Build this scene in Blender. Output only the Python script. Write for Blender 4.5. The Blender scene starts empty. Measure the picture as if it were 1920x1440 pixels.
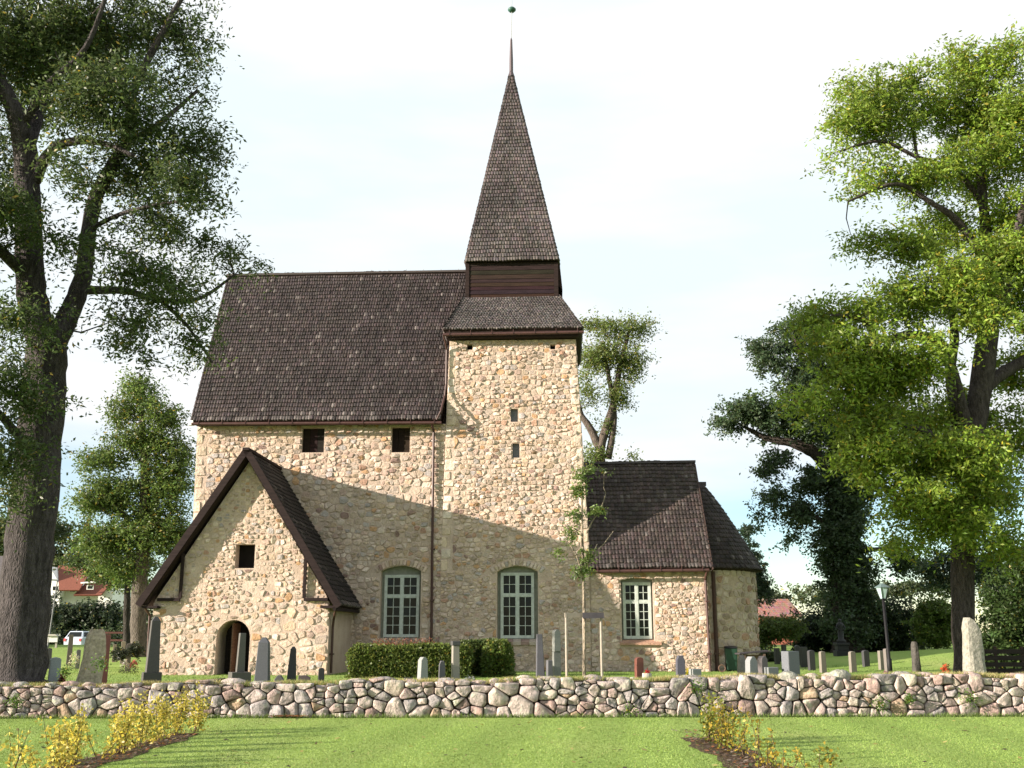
import bpy, math, random
import numpy as np
from mathutils import Vector
from mathutils.geometry import tessellate_polygon

R = random.Random(7)
G = np.random.default_rng(11)
scene = bpy.context.scene
COL = scene.collection

# ------------------------------------------------------------------ camera, sky, sun, exposure
F = 1950.0
TH = math.radians(13.5)
EYE = 1.6
cam_d = bpy.data.cameras.new('camera')
cam = bpy.data.objects.new('camera', cam_d)
COL.objects.link(cam)
cam.location = (0, 0, EYE)
cam.rotation_euler = (math.pi / 2 + TH, 0, 0)
cam_d.sensor_width = 36
cam_d.lens = F / 1920 * 36
cam_d.clip_start = 0.1
cam_d.clip_end = 3000
scene.camera = cam

SUN_DIR = Vector((0.949 * math.cos(math.radians(14)), 0.317 * math.cos(math.radians(14)), -math.sin(math.radians(14))))
sun_d = bpy.data.lights.new('sun', 'SUN')
sun_d.energy = 5.0
sun_d.angle = math.radians(0.5)
sun_d.color = (1.0, 0.87, 0.73)
sun = bpy.data.objects.new('sun', sun_d)
COL.objects.link(sun)
sun.rotation_euler = SUN_DIR.to_track_quat('-Z', 'Y').to_euler()

world = bpy.data.worlds.new('World')
scene.world = world
world.use_nodes = True
wn, wl = world.node_tree.nodes, world.node_tree.links
wn.clear()
w_out = wn.new('ShaderNodeOutputWorld')
w_bg = wn.new('ShaderNodeBackground')
w_bg2 = wn.new('ShaderNodeBackground')
w_mix = wn.new('ShaderNodeMixShader')
sky = wn.new('ShaderNodeTexSky')
sky.sky_type = 'NISHITA'
sky.sun_disc = False
sky.dust_density = 0.2
sky.ozone_density = 2.5
sky.sun_elevation = math.radians(14)
sky.sun_rotation = math.radians(251.5)
wl.new(sky.outputs[0], w_bg.inputs[0])
w_bg.inputs[1].default_value = 0.085
w_bg2.inputs[0].default_value = (0.89, 0.965, 1.0, 1)     # thin bright cloud
w_bg2.inputs[1].default_value = 0.38
w_cr = wn.new('ShaderNodeValToRGB')
w_cr.color_ramp.elements[0].position = 0.38
w_cr.color_ramp.elements[0].color = (0.84, 0.95, 1.0, 1)
w_cr.color_ramp.elements[1].position = 0.56
w_cr.color_ramp.elements[1].color = (0.97, 0.99, 1.0, 1)
w_n2 = wn.new('ShaderNodeTexNoise')
w_n2.inputs['Scale'].default_value = 2.3
w_n2.inputs['Detail'].default_value = 6
w_tc = wn.new('ShaderNodeTexCoord')
w_map = wn.new('ShaderNodeMapping')
w_map.inputs['Scale'].default_value = (1.0, 1.6, 4.5)
w_map.inputs['Rotation'].default_value = (0.0, 0.25, 0.3)
w_noise = wn.new('ShaderNodeTexNoise')
w_noise.inputs['Scale'].default_value = 1.7
w_noise.inputs['Detail'].default_value = 7
w_noise.inputs['Roughness'].default_value = 0.52
w_sep = wn.new('ShaderNodeSeparateXYZ')
w_el = wn.new('ShaderNodeMapRange')
w_el.inputs[1].default_value = 0.03
w_el.inputs[2].default_value = 0.24
w_el.inputs[3].default_value = -0.42
w_el.inputs[4].default_value = 0.26
w_add = wn.new('ShaderNodeMath'); w_add.operation = 'ADD'
w_ramp = wn.new('ShaderNodeMapRange')
w_ramp.inputs[1].default_value = 0.17
w_ramp.inputs[2].default_value = 0.57
w_ramp.interpolation_type = 'SMOOTHSTEP'
wl.new(w_tc.outputs['Generated'], w_map.inputs[0])
wl.new(w_map.outputs[0], w_noise.inputs['Vector'])
wl.new(w_tc.outputs['Generated'], w_sep.inputs[0])
wl.new(w_sep.outputs[2], w_el.inputs[0])
wl.new(w_map.outputs[0], w_n2.inputs['Vector'])
wl.new(w_n2.outputs['Fac'], w_cr.inputs[0])
wl.new(w_cr.outputs[0], w_bg2.inputs[0])
wl.new(w_noise.outputs['Fac'], w_add.inputs[0])
wl.new(w_el.outputs[0], w_add.inputs[1])
wl.new(w_add.outputs[0], w_ramp.inputs[0])
wl.new(w_ramp.outputs[0], w_mix.inputs[0])
wl.new(w_bg.outputs[0], w_mix.inputs[1])
wl.new(w_bg2.outputs[0], w_mix.inputs[2])
wl.new(w_mix.outputs[0], w_out.inputs[0])

scene.view_settings.view_transform = 'Standard'
scene.view_settings.look = 'None'
scene.view_settings.gamma = 1.0
scene.view_settings.use_curve_mapping = False
scene.view_settings.exposure = 1.5
scene.render.engine = 'CYCLES'
scene.cycles.max_bounces = 6
scene.cycles.transparent_max_bounces = 8
scene.cycles.use_denoising = True


# ------------------------------------------------------------------ helpers
def ray(px, py):
    u = (px - 960) / F
    v = (720 - py) / F
    return np.array((u, math.cos(TH) - v * math.sin(TH), math.sin(TH) + v * math.cos(TH)))


def P(px, py, Y):
    d = ray(px, py)
    t = Y / d[1]
    return np.array((d[0] * t, Y, EYE + d[2] * t))


def pxm(px, py, Y):
    """metres per photograph pixel at that distance"""
    d = ray(px, py)
    return (Y / d[1]) / F


def gz(x, y):
    """height of the ground"""
    yf = 21.5 + 0.025 * x
    if y < yf + 0.25:
        z = 0.0
    else:
        t = y - yf - 0.3
        z = 0.60 + 0.012 * max(min(x, 12), -12)
        z += (0.24 - z) * min(1.0, max(0.0, t / 8.5)) ** 0.8
        if y > 41:
            z += min(0.74, (y - 41) * 0.036)
        if y > 62:
            z -= 0.62 * min(1.0, (y - 62) / 16.0)
        # the grassy mound on the right
        z += 0.62 * math.exp(-(((x - 19) / 5.0) ** 2 + ((y - 44) / 6.0) ** 2))
    return z


def new_mesh(name, verts, faces, mat, parent=None, cols=None, smooth=False, kind=None):
    me = bpy.data.meshes.new(name)
    V = np.asarray(verts, dtype=np.float32).reshape(-1, 3)
    if isinstance(faces, np.ndarray):
        n, k = faces.shape
        me.vertices.add(len(V))
        me.vertices.foreach_set('co', V.ravel())
        me.loops.add(n * k)
        me.loops.foreach_set('vertex_index', faces.astype(np.int32).ravel())
        me.polygons.add(n)
        me.polygons.foreach_set('loop_start', np.arange(0, n * k, k, dtype=np.int32))
        me.polygons.foreach_set('loop_total', np.full(n, k, dtype=np.int32))
        me.update(calc_edges=True)
    else:
        me.from_pydata([tuple(v) for v in V.tolist()], [], faces)
        me.update()
    if cols is not None:
        at = me.color_attributes.new('Col', 'FLOAT_COLOR', 'POINT')
        c = np.ones((len(V), 4), dtype=np.float32)
        c[:, :3] = np.asarray(cols, dtype=np.float32).reshape(-1, 3)
        at.data.foreach_set('color', c.ravel())
    if smooth:
        me.polygons.foreach_set('use_smooth', np.ones(len(me.polygons), dtype=bool))
    me.materials.append(mat)
    o = bpy.data.objects.new(name, me)
    COL.objects.link(o)
    if parent is not None:
        o.parent = parent
    if kind:
        o['kind'] = kind
    return o


def tag(o, label, cat, group=None, kind=None):
    o['label'] = label
    o['category'] = cat
    if group:
        o['group'] = group
    if kind:
        o['kind'] = kind
    return o


def root(name, loc, rz=0.0):
    o = bpy.data.objects.new(name, None)
    o.empty_display_size = 0.2
    COL.objects.link(o)
    o.location = [float(c) for c in loc]
    o.rotation_euler = (0, 0, rz)
    return o


class MB:
    """collects faces of one mesh"""
    def __init__(s):
        s.v = []; s.f = []; s.c = []
        s.col = (0.5, 0.5, 0.5)

    def add(s, vs, fs, col=None):
        b = len(s.v)
        s.v.extend([tuple(map(float, p)) for p in vs])
        s.f.extend([tuple(i + b for i in f) for f in fs])
        s.c.extend([col or s.col] * len(vs))

    def box(s, x0, x1, y0, y1, z0, z1, col=None):
        vs = [(x0, y0, z0), (x1, y0, z0), (x1, y1, z0), (x0, y1, z0), (x0, y0, z1), (x1, y0, z1), (x1, y1, z1), (x0, y1, z1)]
        s.add(vs, [(0, 3, 2, 1), (4, 5, 6, 7), (0, 1, 5, 4), (1, 2, 6, 5), (2, 3, 7, 6), (3, 0, 4, 7)], col)

    def hexa(s, bot, top, col=None):
        s.add(list(bot) + list(top), [(0, 3, 2, 1), (4, 5, 6, 7), (0, 1, 5, 4), (1, 2, 6, 5), (2, 3, 7, 6), (3, 0, 4, 7)], col)

    def bar(s, a, b, w, h, col=None, up=(0, 0, 1)):
        a = Vector(a); b = Vector(b)
        d = (b - a).normalized()
        u = Vector(up)
        sd = d.cross(u)
        if sd.length < 1e-4:
            sd = Vector((1, 0, 0))
        sd.normalize()
        u = sd.cross(d).normalized()
        o = [(-w / 2, -h / 2), (w / 2, -h / 2), (w / 2, h / 2), (-w / 2, h / 2)]
        s.hexa([a + sd * p + u * q for p, q in o], [b + sd * p + u * q for p, q in o], col)

    def tube(s, pts, rad, n=8, col=None, cap=True):
        pts = [Vector(p) for p in pts]
        if not hasattr(rad, '__len__'):
            rad = [rad] * len(pts)
        rings = []
        ref = Vector((0.13, 0.97, 0.2)).normalized()
        for i, p in enumerate(pts):
            d = (pts[min(i + 1, len(pts) - 1)] - pts[max(i - 1, 0)])
            if d.length < 1e-6:
                d = Vector((0, 0, 1))
            d.normalize()
            a = d.cross(ref)
            if a.length < 1e-3:
                a = d.cross(Vector((1, 0, 0)))
            a.normalize()
            b = d.cross(a)
            rings.append([p + (a * math.cos(2 * math.pi * k / n) + b * math.sin(2 * math.pi * k / n)) * rad[i] for k in range(n)])
        vs = [v for r in rings for v in r]
        fs = []
        for i in range(len(pts) - 1):
            for k in range(n):
                fs.append((i * n + k, i * n + (k + 1) % n, (i + 1) * n + (k + 1) % n, (i + 1) * n + k))
        if cap:
            fs.append(tuple(range(n - 1, -1, -1)))
            fs.append(tuple((len(pts) - 1) * n + k for k in range(n)))
        s.add(vs, fs, col)

    def lathe(s, prof, c=(0, 0, 0), n=16, col=None):
        vs = []
        for r, z in prof:
            for k in range(n):
                a = 2 * math.pi * k / n
                vs.append((c[0] + r * math.cos(a), c[1] + r * math.sin(a), c[2] + z))
        fs = []
        for i in range(len(prof) - 1):
            for k in range(n):
                fs.append((i * n + k, i * n + (k + 1) % n, (i + 1) * n + (k + 1) % n, (i + 1) * n + k))
        fs.append(tuple(range(n - 1, -1, -1)))
        fs.append(tuple((len(prof) - 1) * n + k for k in range(n)))
        s.add(vs, fs, col)

    def prism(s, poly, y0, y1, col=None):
        """outline in x,z pushed along y"""
        n = len(poly)
        vs = [(x, y0, z) for x, z in poly] + [(x, y1, z) for x, z in poly]
        fs = [tuple(range(n)), tuple(range(2 * n - 1, n - 1, -1))]
        for k in range(n):
            fs.append((k, k + n, (k + 1) % n + n, (k + 1) % n))
        s.add(vs, fs, col)

    def build(s, name, mat, parent=None, smooth=False, kind=None, bevel=0.0):
        o = new_mesh(name, s.v, s.f, mat, parent, s.c, smooth, kind)
        if bevel:
            m = o.modifiers.new('bevel', 'BEVEL')
            m.width = bevel
            m.segments = 2
            m.limit_method = 'ANGLE'
            m.angle_limit = math.radians(35)
        return o


# ------------------------------------------------------------------ materials
def mat_base(name, rough=0.85, spec=0.3):
    m = bpy.data.materials.new(name)
    m.use_nodes = True
    n = m.node_tree.nodes
    b = n['Principled BSDF']
    b.inputs['Roughness'].default_value = rough
    b.inputs['Specular IOR Level'].default_value = spec
    return m, n, m.node_tree.links, b


def noise(n, l, scale, detail=4, rough=0.6, sc3=None, coord='Object'):
    tc = n.new('ShaderNodeTexCoord')
    t = n.new('ShaderNodeTexNoise')
    t.inputs['Scale'].default_value = scale
    t.inputs['Detail'].default_value = detail
    t.inputs['Roughness'].default_value = rough
    if sc3:
        mp = n.new('ShaderNodeMapping')
        mp.inputs['Scale'].default_value = sc3
        l.new(tc.outputs[coord], mp.inputs[0])
        l.new(mp.outputs[0], t.inputs['Vector'])
    else:
        l.new(tc.outputs[coord], t.inputs['Vector'])
    return t


def ramp(n, l, src, stops):
    r = n.new('ShaderNodeValToRGB')
    e = r.color_ramp.elements
    while len(e) < len(stops):
        e.new(0.5)
    for i, (p, c) in enumerate(stops):
        e[i].position = p
        e[i].color = tuple(c) + (1,) if len(c) == 3 else c
    l.new(src, r.inputs[0])
    return r


def mixc(n, l, a, b, fac, mode='MIX'):
    m = n.new('ShaderNodeMix')
    m.data_type = 'RGBA'
    m.blend_type = mode
    for s, i in ((fac, 0), (a, 6), (b, 7)):
        if isinstance(s, (int, float)):
            m.inputs[i].default_value = s
        elif isinstance(s, tuple):
            m.inputs[i].default_value = s + (1,)
        else:
            l.new(s, m.inputs[i])
    return m.outputs[2]


def bump(n, l, b, src, strength, dist=0.02):
    x = n.new('ShaderNodeBump')
    x.inputs['Strength'].default_value = strength
    x.inputs['Distance'].default_value = dist
    l.new(src, x.inputs['Height'])
    l.new(x.outputs[0], b.inputs['Normal'])


def mat_col(name, nscale, lo, hi, rough=0.85, spec=0.3, bscale=None, bstr=0.4, bdist=0.02, sc3=None, tint=None, big=None):
    """colour from the mesh's own Col attribute, broken up by noise"""
    m, n, l, b = mat_base(name, rough, spec)
    at = n.new('ShaderNodeAttribute'); at.attribute_name = 'Col'
    t = noise(n, l, nscale, 5, 0.65, sc3)
    r = ramp(n, l, t.outputs['Fac'], [(0.3, (lo,) * 3), (0.72, (hi,) * 3)])
    c = mixc(n, l, at.outputs['Color'], r.outputs[0], 1.0, 'MULTIPLY')
    if tint:
        t3 = noise(n, l, tint[1], 3)
        f = ramp(n, l, t3.outputs['Fac'], [(tint[2], (0, 0, 0)), (tint[3], (1, 1, 1))])
        c = mixc(n, l, c, tint[0], f.outputs[0])
    if big:
        tb = noise(n, l, big[0], 4, 0.6, big[3] if len(big) > 3 else None)
        rb_ = ramp(n, l, tb.outputs['Fac'], [(0.35, (big[1],) * 3), (0.65, (big[2],) * 3)])
        c = mixc(n, l, c, rb_.outputs[0], 1.0, 'MULTIPLY')
    l.new(c, b.inputs['Base Color'])
    if bscale:
        t2 = noise(n, l, bscale, 5, 0.65, sc3)
        bump(n, l, b, t2.outputs['Fac'], bstr, bdist)
    return m


M = {}
M['stone'] = mat_col('rubble_stone', 10, 0.78, 1.2, 0.9, 0.2, 9, 0.8, 0.05, tint=((0.44, 0.33, 0.22), 4, 0.56, 0.78), big=(0.6, 0.84, 1.1))
M['field'] = mat_col('field_stone', 8, 0.5, 1.3, 0.9, 0.2, 9, 1.0, 0.06, tint=((0.42, 0.42, 0.33), 5, 0.56, 0.72))
M['shingle'] = mat_col('tarred_shingle', 16, 0.55, 1.45, 0.7, 0.3, 40, 0.5, 0.006, big=(1.1, 0.7, 1.3, (1.0, 1.0, 0.35)))
M['plank'] = mat_col('old_plank', 3, 0.5, 1.5, 0.8, 0.15, 6, 0.5, 0.01, sc3=(0.6, 1, 9))
M['paint'] = mat_col('brown_paint', 6, 0.85, 1.15, 0.5, 0.4)
M['granite'] = mat_col('granite', 60, 0.6, 1.1, 0.55, 0.35, 40, 0.15, 0.004)
M['rough_granite'] = mat_col('rough_granite', 14, 0.6, 1.3, 0.9, 0.2, 12, 1.0, 0.04)
M['plain'] = mat_col('painted_surface', 8, 0.9, 1.08, 0.6, 0.35)
M['tile'] = mat_col('clay_tile', 10, 0.7, 1.25, 0.8, 0.25)


def mk_mortar():
    m, n, l, b = mat_base('lime_mortar', 0.95, 0.1)
    t = noise(n, l, 1.3, 5)
    r = ramp(n, l, t.outputs['Fac'], [(0.3, (0.41, 0.32, 0.26)), (0.5, (0.485, 0.385, 0.32)), (0.72, (0.54, 0.45, 0.38))])
    t2 = noise(n, l, 18, 5, 0.7)
    r2 = ramp(n, l, t2.outputs['Fac'], [(0.3, (0.82,) * 3), (0.7, (1.12,) * 3)])
    c = mixc(n, l, r.outputs[0], r2.outputs[0], 1.0, 'MULTIPLY')
    l.new(c, b.inputs['Base Color'])
    t3 = noise(n, l, 11, 6, 0.7)
    bump(n, l, b, t3.outputs['Fac'], 0.8, 0.04)
    return m


M['mortar'] = mk_mortar()


def mk_simple(name, col, rough=0.7, spec=0.3, metal=0.0):
    m, n, l, b = mat_base(name, rough, spec)
    t = noise(n, l, 8, 4)
    r = ramp(n, l, t.outputs['Fac'], [(0.3, tuple(c * 0.8 for c in col)), (0.7, tuple(min(1, c * 1.15) for c in col))])
    l.new(r.outputs[0], b.inputs['Base Color'])
    b.inputs['Metallic'].default_value = metal
    return m


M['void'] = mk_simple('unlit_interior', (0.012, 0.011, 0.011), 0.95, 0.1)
M['board'] = mk_simple('brown_board', (0.026, 0.016, 0.014), 0.75, 0.15)
M['metal'] = mk_simple('brown_gutter_metal', (0.06, 0.028, 0.024), 0.5, 0.35)
M['frame'] = mk_simple('grey_green_window_paint', (0.44, 0.48, 0.45), 0.5, 0.3)
M['head'] = mk_simple('window_head_board', (0.24, 0.25, 0.21), 0.7, 0.2)
M['glass'] = mk_simple('dark_window_glass', (0.012, 0.014, 0.015), 0.08, 0.14)
M['white'] = mk_simple('white_render', (0.75, 0.75, 0.72), 0.8)
M['copper'] = mk_simple('green_copper', (0.03, 0.09, 0.075), 0.5, 0.4)
M['iron'] = mk_simple('black_iron', (0.010, 0.010, 0.012), 0.6, 0.25)
M['bin'] = mk_simple('green_bin_plastic', (0.015, 0.05, 0.032), 0.45, 0.4)
M['bin2'] = mk_simple('light_green_bin_plastic', (0.05, 0.15, 0.09), 0.45, 0.4)
M['car'] = mk_simple('silver_blue_car_paint', (0.45, 0.5, 0.6), 0.25, 0.6)
M['rubber'] = mk_simple('tyre_rubber', (0.02, 0.02, 0.02), 0.8)
M['post'] = mk_simple('weathered_round_post', (0.31, 0.27, 0.23), 0.9)
M['slate'] = mk_simple('slate_louvre', (0.10, 0.11, 0.13), 0.6)
M['lampglass'] = mk_simple('frosted_lamp_glass', (0.30, 0.42, 0.42), 0.2, 0.6)
M['timber'] = mk_simple('red_brown_timber', (0.08, 0.03, 0.024), 0.8)


def mk_leaf(name, trans=0.35, rough=0.5):
    m, n, l, b = mat_base(name, rough, 0.35)
    at = n.new('ShaderNodeAttribute'); at.attribute_name = 'Col'
    l.new(at.outputs['Color'], b.inputs['Base Color'])
    tr = n.new('ShaderNodeBsdfTranslucent')
    c = mixc(n, l, at.outputs['Color'], (1.0, 0.95, 0.35), 1.0, 'MULTIPLY')
    br = n.new('ShaderNodeBrightContrast')
    br.inputs['Bright'].default_value = 0.03
    l.new(c, br.inputs[0])
    l.new(br.outputs[0], tr.inputs[0])
    mx = n.new('ShaderNodeMixShader')
    mx.inputs[0].default_value = trans
    l.new(b.outputs[0], mx.inputs[1])
    l.new(tr.outputs[0], mx.inputs[2])
    l.new(mx.outputs[0], n['Material Output'].inputs[0])
    return m


M['leaf'] = mk_leaf('leaf', 0.45, 0.45)
M['blade'] = mk_leaf('grass_blade', 0.3, 0.6)


def mk_bark():
    m, n, l, b = mat_base('bark', 0.95, 0.1)
    at = n.new('ShaderNodeAttribute'); at.attribute_name = 'Col'
    t = noise(n, l, 7, 8, 0.7, (1.6, 1.6, 0.35))
    r = ramp(n, l, t.outputs['Fac'], [(0.35, (0.45,) * 3), (0.65, (1.35,) * 3)])
    c = mixc(n, l, at.outputs['Color'], r.outputs[0], 1.0, 'MULTIPLY')
    l.new(c, b.inputs['Base Color'])
    v = n.new('ShaderNodeTexVoronoi'); v.feature = 'DISTANCE_TO_EDGE'
    v.inputs['Scale'].default_value = 15
    tc = n.new('ShaderNodeTexCoord'); mp = n.new('ShaderNodeMapping')
    mp.inputs['Scale'].default_value = (1.6, 1.6, 0.45)
    nz = noise(n, l, 3, 3)
    l.new(mixc(n, l, tc.outputs['Object'], nz.outputs['Color'], 0.12), mp.inputs[0])
    l.new(mp.outputs[0], v.inputs['Vector'])
    mm = n.new('ShaderNodeMath'); mm.operation = 'MULTIPLY_ADD'
    l.new(v.outputs['Distance'], mm.inputs[0]); mm.inputs[1].default_value = 2.5
    l.new(t.outputs['Fac'], mm.inputs[2])
    bump(n, l, b, mm.outputs[0], 1.0, 0.03)
    return m


M['bark'] = mk_bark()


def mk_ground():
    m, n, l, b = mat_base('grass_ground', 0.95, 0.1)
    t = noise(n, l, 0.35, 5, 0.6, (1, 0.5, 1))
    r = ramp(n, l, t.outputs['Fac'], [(0.3, (0.170, 0.260, 0.058)), (0.5, (0.210, 0.300, 0.075)), (0.7, (0.270, 0.330, 0.105))])
    t2 = noise(n, l, 14, 5, 0.75)
    r2 = ramp(n, l, t2.outputs['Fac'], [(0.3, (0.84,) * 3), (0.7, (1.14,) * 3)])
    c = mixc(n, l, r.outputs[0], r2.outputs[0], 1.0, 'MULTIPLY')
    l.new(c, b.inputs['Base Color'])
    t3 = noise(n, l, 30, 4, 0.7)
    bump(n, l, b, t3.outputs['Fac'], 0.5, 0.03)
    return m


M['ground'] = mk_ground()


def mk_soil():
    m, n, l, b = mat_base('bed_soil', 0.95, 0.1)
    t = noise(n, l, 25, 6, 0.7)
    r = ramp(n, l, t.outputs['Fac'], [(0.35, (0.03, 0.02, 0.014)), (0.55, (0.10, 0.07, 0.05)), (0.7, (0.22, 0.17, 0.13))])
    l.new(r.outputs[0], b.inputs['Base Color'])
    bump(n, l, b, t.outputs['Fac'], 1.0, 0.05)
    return m


M['soil'] = mk_soil()
M['gravel'] = mk_simple('gravel_path_stone', (0.32, 0.28, 0.23), 0.95)

# ------------------------------------------------------------------ ground
xs = sorted(set([-600, -400, -250, -160, -100, -70] + [i * 1.0 for i in range(-50, 51)] + [70, 100, 160, 250, 400, 600]))
ys0 = [-60, -30, -10, 0, 5, 10, 14, 18]
vs, fs = [], []
rows = [lambda x, y=y: y for y in ys0]
for dy in (-2.0, -1.0, 0.20, 0.31, 0.4, 0.7, 1, 1.5, 2, 3, 4, 5, 6, 7, 8, 9, 10, 12):
    rows.append(lambda x, dy=dy: 21.5 + 0.025 * max(-50, min(50, x)) + dy)
for y in [36, 38, 40, 41, 42, 43, 44, 45, 46, 48, 50, 52, 55, 58, 62, 66, 75, 90, 120, 170, 260, 400, 700, 1200]:
    rows.append(lambda x, y=y: y)
for rw in rows:
    for x in xs:
        y = rw(x)
        vs.append((x, y, gz(max(-50, min(50, x)), y)))
nx = len(xs)
for j in range(len(rows) - 1):
    for i in range(nx - 1):
        fs.append((j * nx + i, j * nx + i + 1, (j + 1) * nx + i + 1, (j + 1) * nx + i))
new_mesh('ground', vs, fs, M['ground'], kind='structure', smooth=False)

# beds and paths: thin sheets above the lawn
def sheet(name, pts, mat, lift=0.006, step=None):
    v = [(x, y, gz(x, y) + lift) for x, y in pts]
    return new_mesh(name, v, [tuple(range(len(v)))], mat, kind='structure')


def strip(name, left, right, mat, lift):
    v, f = [], []
    for (a, b) in zip(left, right):
        v += [(a[0], a[1], gz(*a) + lift), (b[0], b[1], gz(*b) + lift)]
    for i in range(len(left) - 1):
        f.append((2 * i, 2 * i + 1, 2 * i + 3, 2 * i + 2))
    return new_mesh(name, v, f, mat, kind='structure')


def wob(x, y, a=0.06):
    return x + a * math.sin(y * 3.1) + a * 0.6 * math.sin(y * 7.7 + 1)


by = [8 + 0.25 * i for i in range(43)]
strip('flower_bed', [(wob(-5.62, y), y) for y in by[:41]], [(wob(-5.08, y + 2), y) for y in by[:41]], M['soil'], 0.008)
by2 = [8 + 0.25 * i for i in range(38)]
strip('flower_bed', [(wob(2.62 + 0.02 * (17 - y), y), y) for y in by2], [(wob(3.35, y + 1.3), y) for y in by2], M['soil'], 0.008)
py_ = [-32 + 1.0 * i for i in range(24)]
strip('gravel_path', [(x, 29.8 + 0.02 * x) for x in py_], [(x, 28.9 + 0.02 * x) for x in py_], M['gravel'], 0.012)


# ------------------------------------------------------------------ stone layouts
def clip(poly, a, b, c):
    """keep a*x + b*z <= c"""
    out = []
    n = len(poly)
    for i in range(n):
        p = poly[i]; q = poly[(i + 1) % n]
        dp = a * p[0] + b * p[1] - c
        dq = a * q[0] + b * q[1] - c
        if dp <= 0:
            out.append(p)
        if (dp < 0 < dq) or (dq < 0 < dp):
            t = dp / (dp - dq)
            out.append((p[0] + (q[0] - p[0]) * t, p[1] + (q[1] - p[1]) * t))
    return out


def area(poly):
    return 0.5 * abs(sum(poly[i][0] * poly[(i + 1) % len(poly)][1] - poly[(i + 1) % len(poly)][0] * poly[i][1] for i in range(len(poly))))


def cells(seeds, region, asp=0.8):
    """one convex cell per seed inside a convex region"""
    S = np.array(seeds)
    T = S * np.array((asp, 1.0))
    out = []
    for i in range(len(S)):
        d2 = ((T - T[i]) ** 2).sum(1)
        k = min(26, len(S) - 1)
        idx = np.argpartition(d2, k)[:k + 1]
        idx = idx[np.argsort(d2[idx])]
        x, z = S[i]
        poly = [(x - 1.5, z - 1.2), (x + 1.5, z - 1.2), (x + 1.5, z + 1.2), (x - 1.5, z + 1.2)]
        for j in idx[1:]:
            rad = max(((p[0] - x) * asp) ** 2 + (p[1] - z) ** 2 for p in poly) if poly else 0
            if d2[j] > 4 * rad:
                break
            ax = (S[j][0] - x) * asp * asp
            az = (S[j][1] - z)
            mx, mz = (S[j][0] + x) / 2, (S[j][1] + z) / 2
            poly = clip(poly, ax, az, ax * mx + az * mz)
            if len(poly) < 3:
                break
        m = len(region)
        for q in range(m):
            if len(poly) < 3:
                break
            p0 = region[q]; p1 = region[(q + 1) % m]      # counter-clockwise
            a = p1[1] - p0[1]; b = -(p1[0] - p0[0])
            poly = clip(poly, a, b, a * p0[0] + b * p0[1])
        out.append(poly if len(poly) >= 3 else None)
    return out


def course_seeds(x0, x1, z0, z1, hmin, hmax, wmin, wmax, jit=0.25, chink=0.0):
    s = []
    z = z0
    while z < z1:
        h = R.uniform(hmin, hmax)
        x = x0 - R.random() * 0.3
        while x < x1:
            w = h * R.uniform(wmin, wmax)
            s.append((x + w / 2 + R.uniform(-jit, jit) * h * 0.5, z + h / 2 + R.uniform(-jit, jit) * h))
            if R.random() < chink:
                s.append((x + w + R.uniform(-0.02, 0.02), z + R.uniform(0, h)))
            x += w
        z += h
    return s


def split_seeds(x0, x1, z0, z1, amin, amax, asp=1.45, jit=0.16):
    """uneven rubble: a rectangle halved again and again until each piece is one stone"""
    out = []
    stack = [(x0, x1, z0, z1)]
    while stack:
        a, b, c, d = stack.pop()
        w, h = b - a, d - c
        tgt = math.exp(R.uniform(math.log(amin), math.log(amax)))
        if w * h <= tgt and w / h < asp * 1.9 and h / w < 1.3:
            out.append(((a + b) / 2 + R.uniform(-jit, jit) * w, (c + d) / 2 + R.uniform(-jit, jit) * h))
            continue
        t = R.uniform(.36, .64)
        if w > h * asp * R.uniform(.75, 1.35):
            m = a + w * t
            stack += [(a, m, c, d), (m, b, c, d)]
        else:
            m = c + h * t
            stack += [(a, b, c, m), (a, b, m, d)]
    return out


def cut_openings(poly, seed, rects, circles):
    for (x0, x1, z0, z1) in rects:
        if not poly or len(poly) < 3:
            return None
        xs_ = [p[0] for p in poly]; zs_ = [p[1] for p in poly]
        if max(xs_) < x0 or min(xs_) > x1 or max(zs_) < z0 or min(zs_) > z1:
            continue
        if x0 < seed[0] < x1 and z0 < seed[1] < z1:
            return None
        sep = [(x0 - seed[0], (1, 0, x0)), (seed[0] - x1, (-1, 0, -x1)), (z0 - seed[1], (0, 1, z0)), (seed[1] - z1, (0, -1, -z1))]
        k = max(sep)[1]
        poly = clip(poly, *k)
    for (cx, cz, rr, zmin) in circles:
        if not poly or len(poly) < 3:
            return None
        if max(p[1] for p in poly) < zmin:
            continue
        dx, dz = seed[0] - cx, seed[1] - cz
        d = math.hypot(dx, dz)
        if seed[1] < zmin - 0.25:
            continue
        if d < rr:
            return None
        if d > rr + 1.2:
            continue
        nx_, nz_ = dx / d, dz / d
        poly = clip(poly, -nx_, -nz_, -(nx_ * cx + nz_ * cz + rr))
    return poly if poly and len(poly) >= 3 else None


def chaikin(poly, f=0.22):
    o = []
    n = len(poly)
    for i in range(n):
        p = poly[i]; q = poly[(i + 1) % n]
        o.append((p[0] + (q[0] - p[0]) * f, p[1] + (q[1] - p[1]) * f))
        o.append((p[0] + (q[0] - p[0]) * (1 - f), p[1] + (q[1] - p[1]) * (1 - f)))
    return o


def clean(poly, eps=0.02):
    o = []
    for p in poly:
        if not o or math.hypot(p[0] - o[-1][0], p[1] - o[-1][1]) > eps:
            o.append(p)
    if len(o) > 2 and math.hypot(o[0][0] - o[-1][0], o[0][1] - o[-1][1]) < eps:
        o.pop()
    return o


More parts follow.
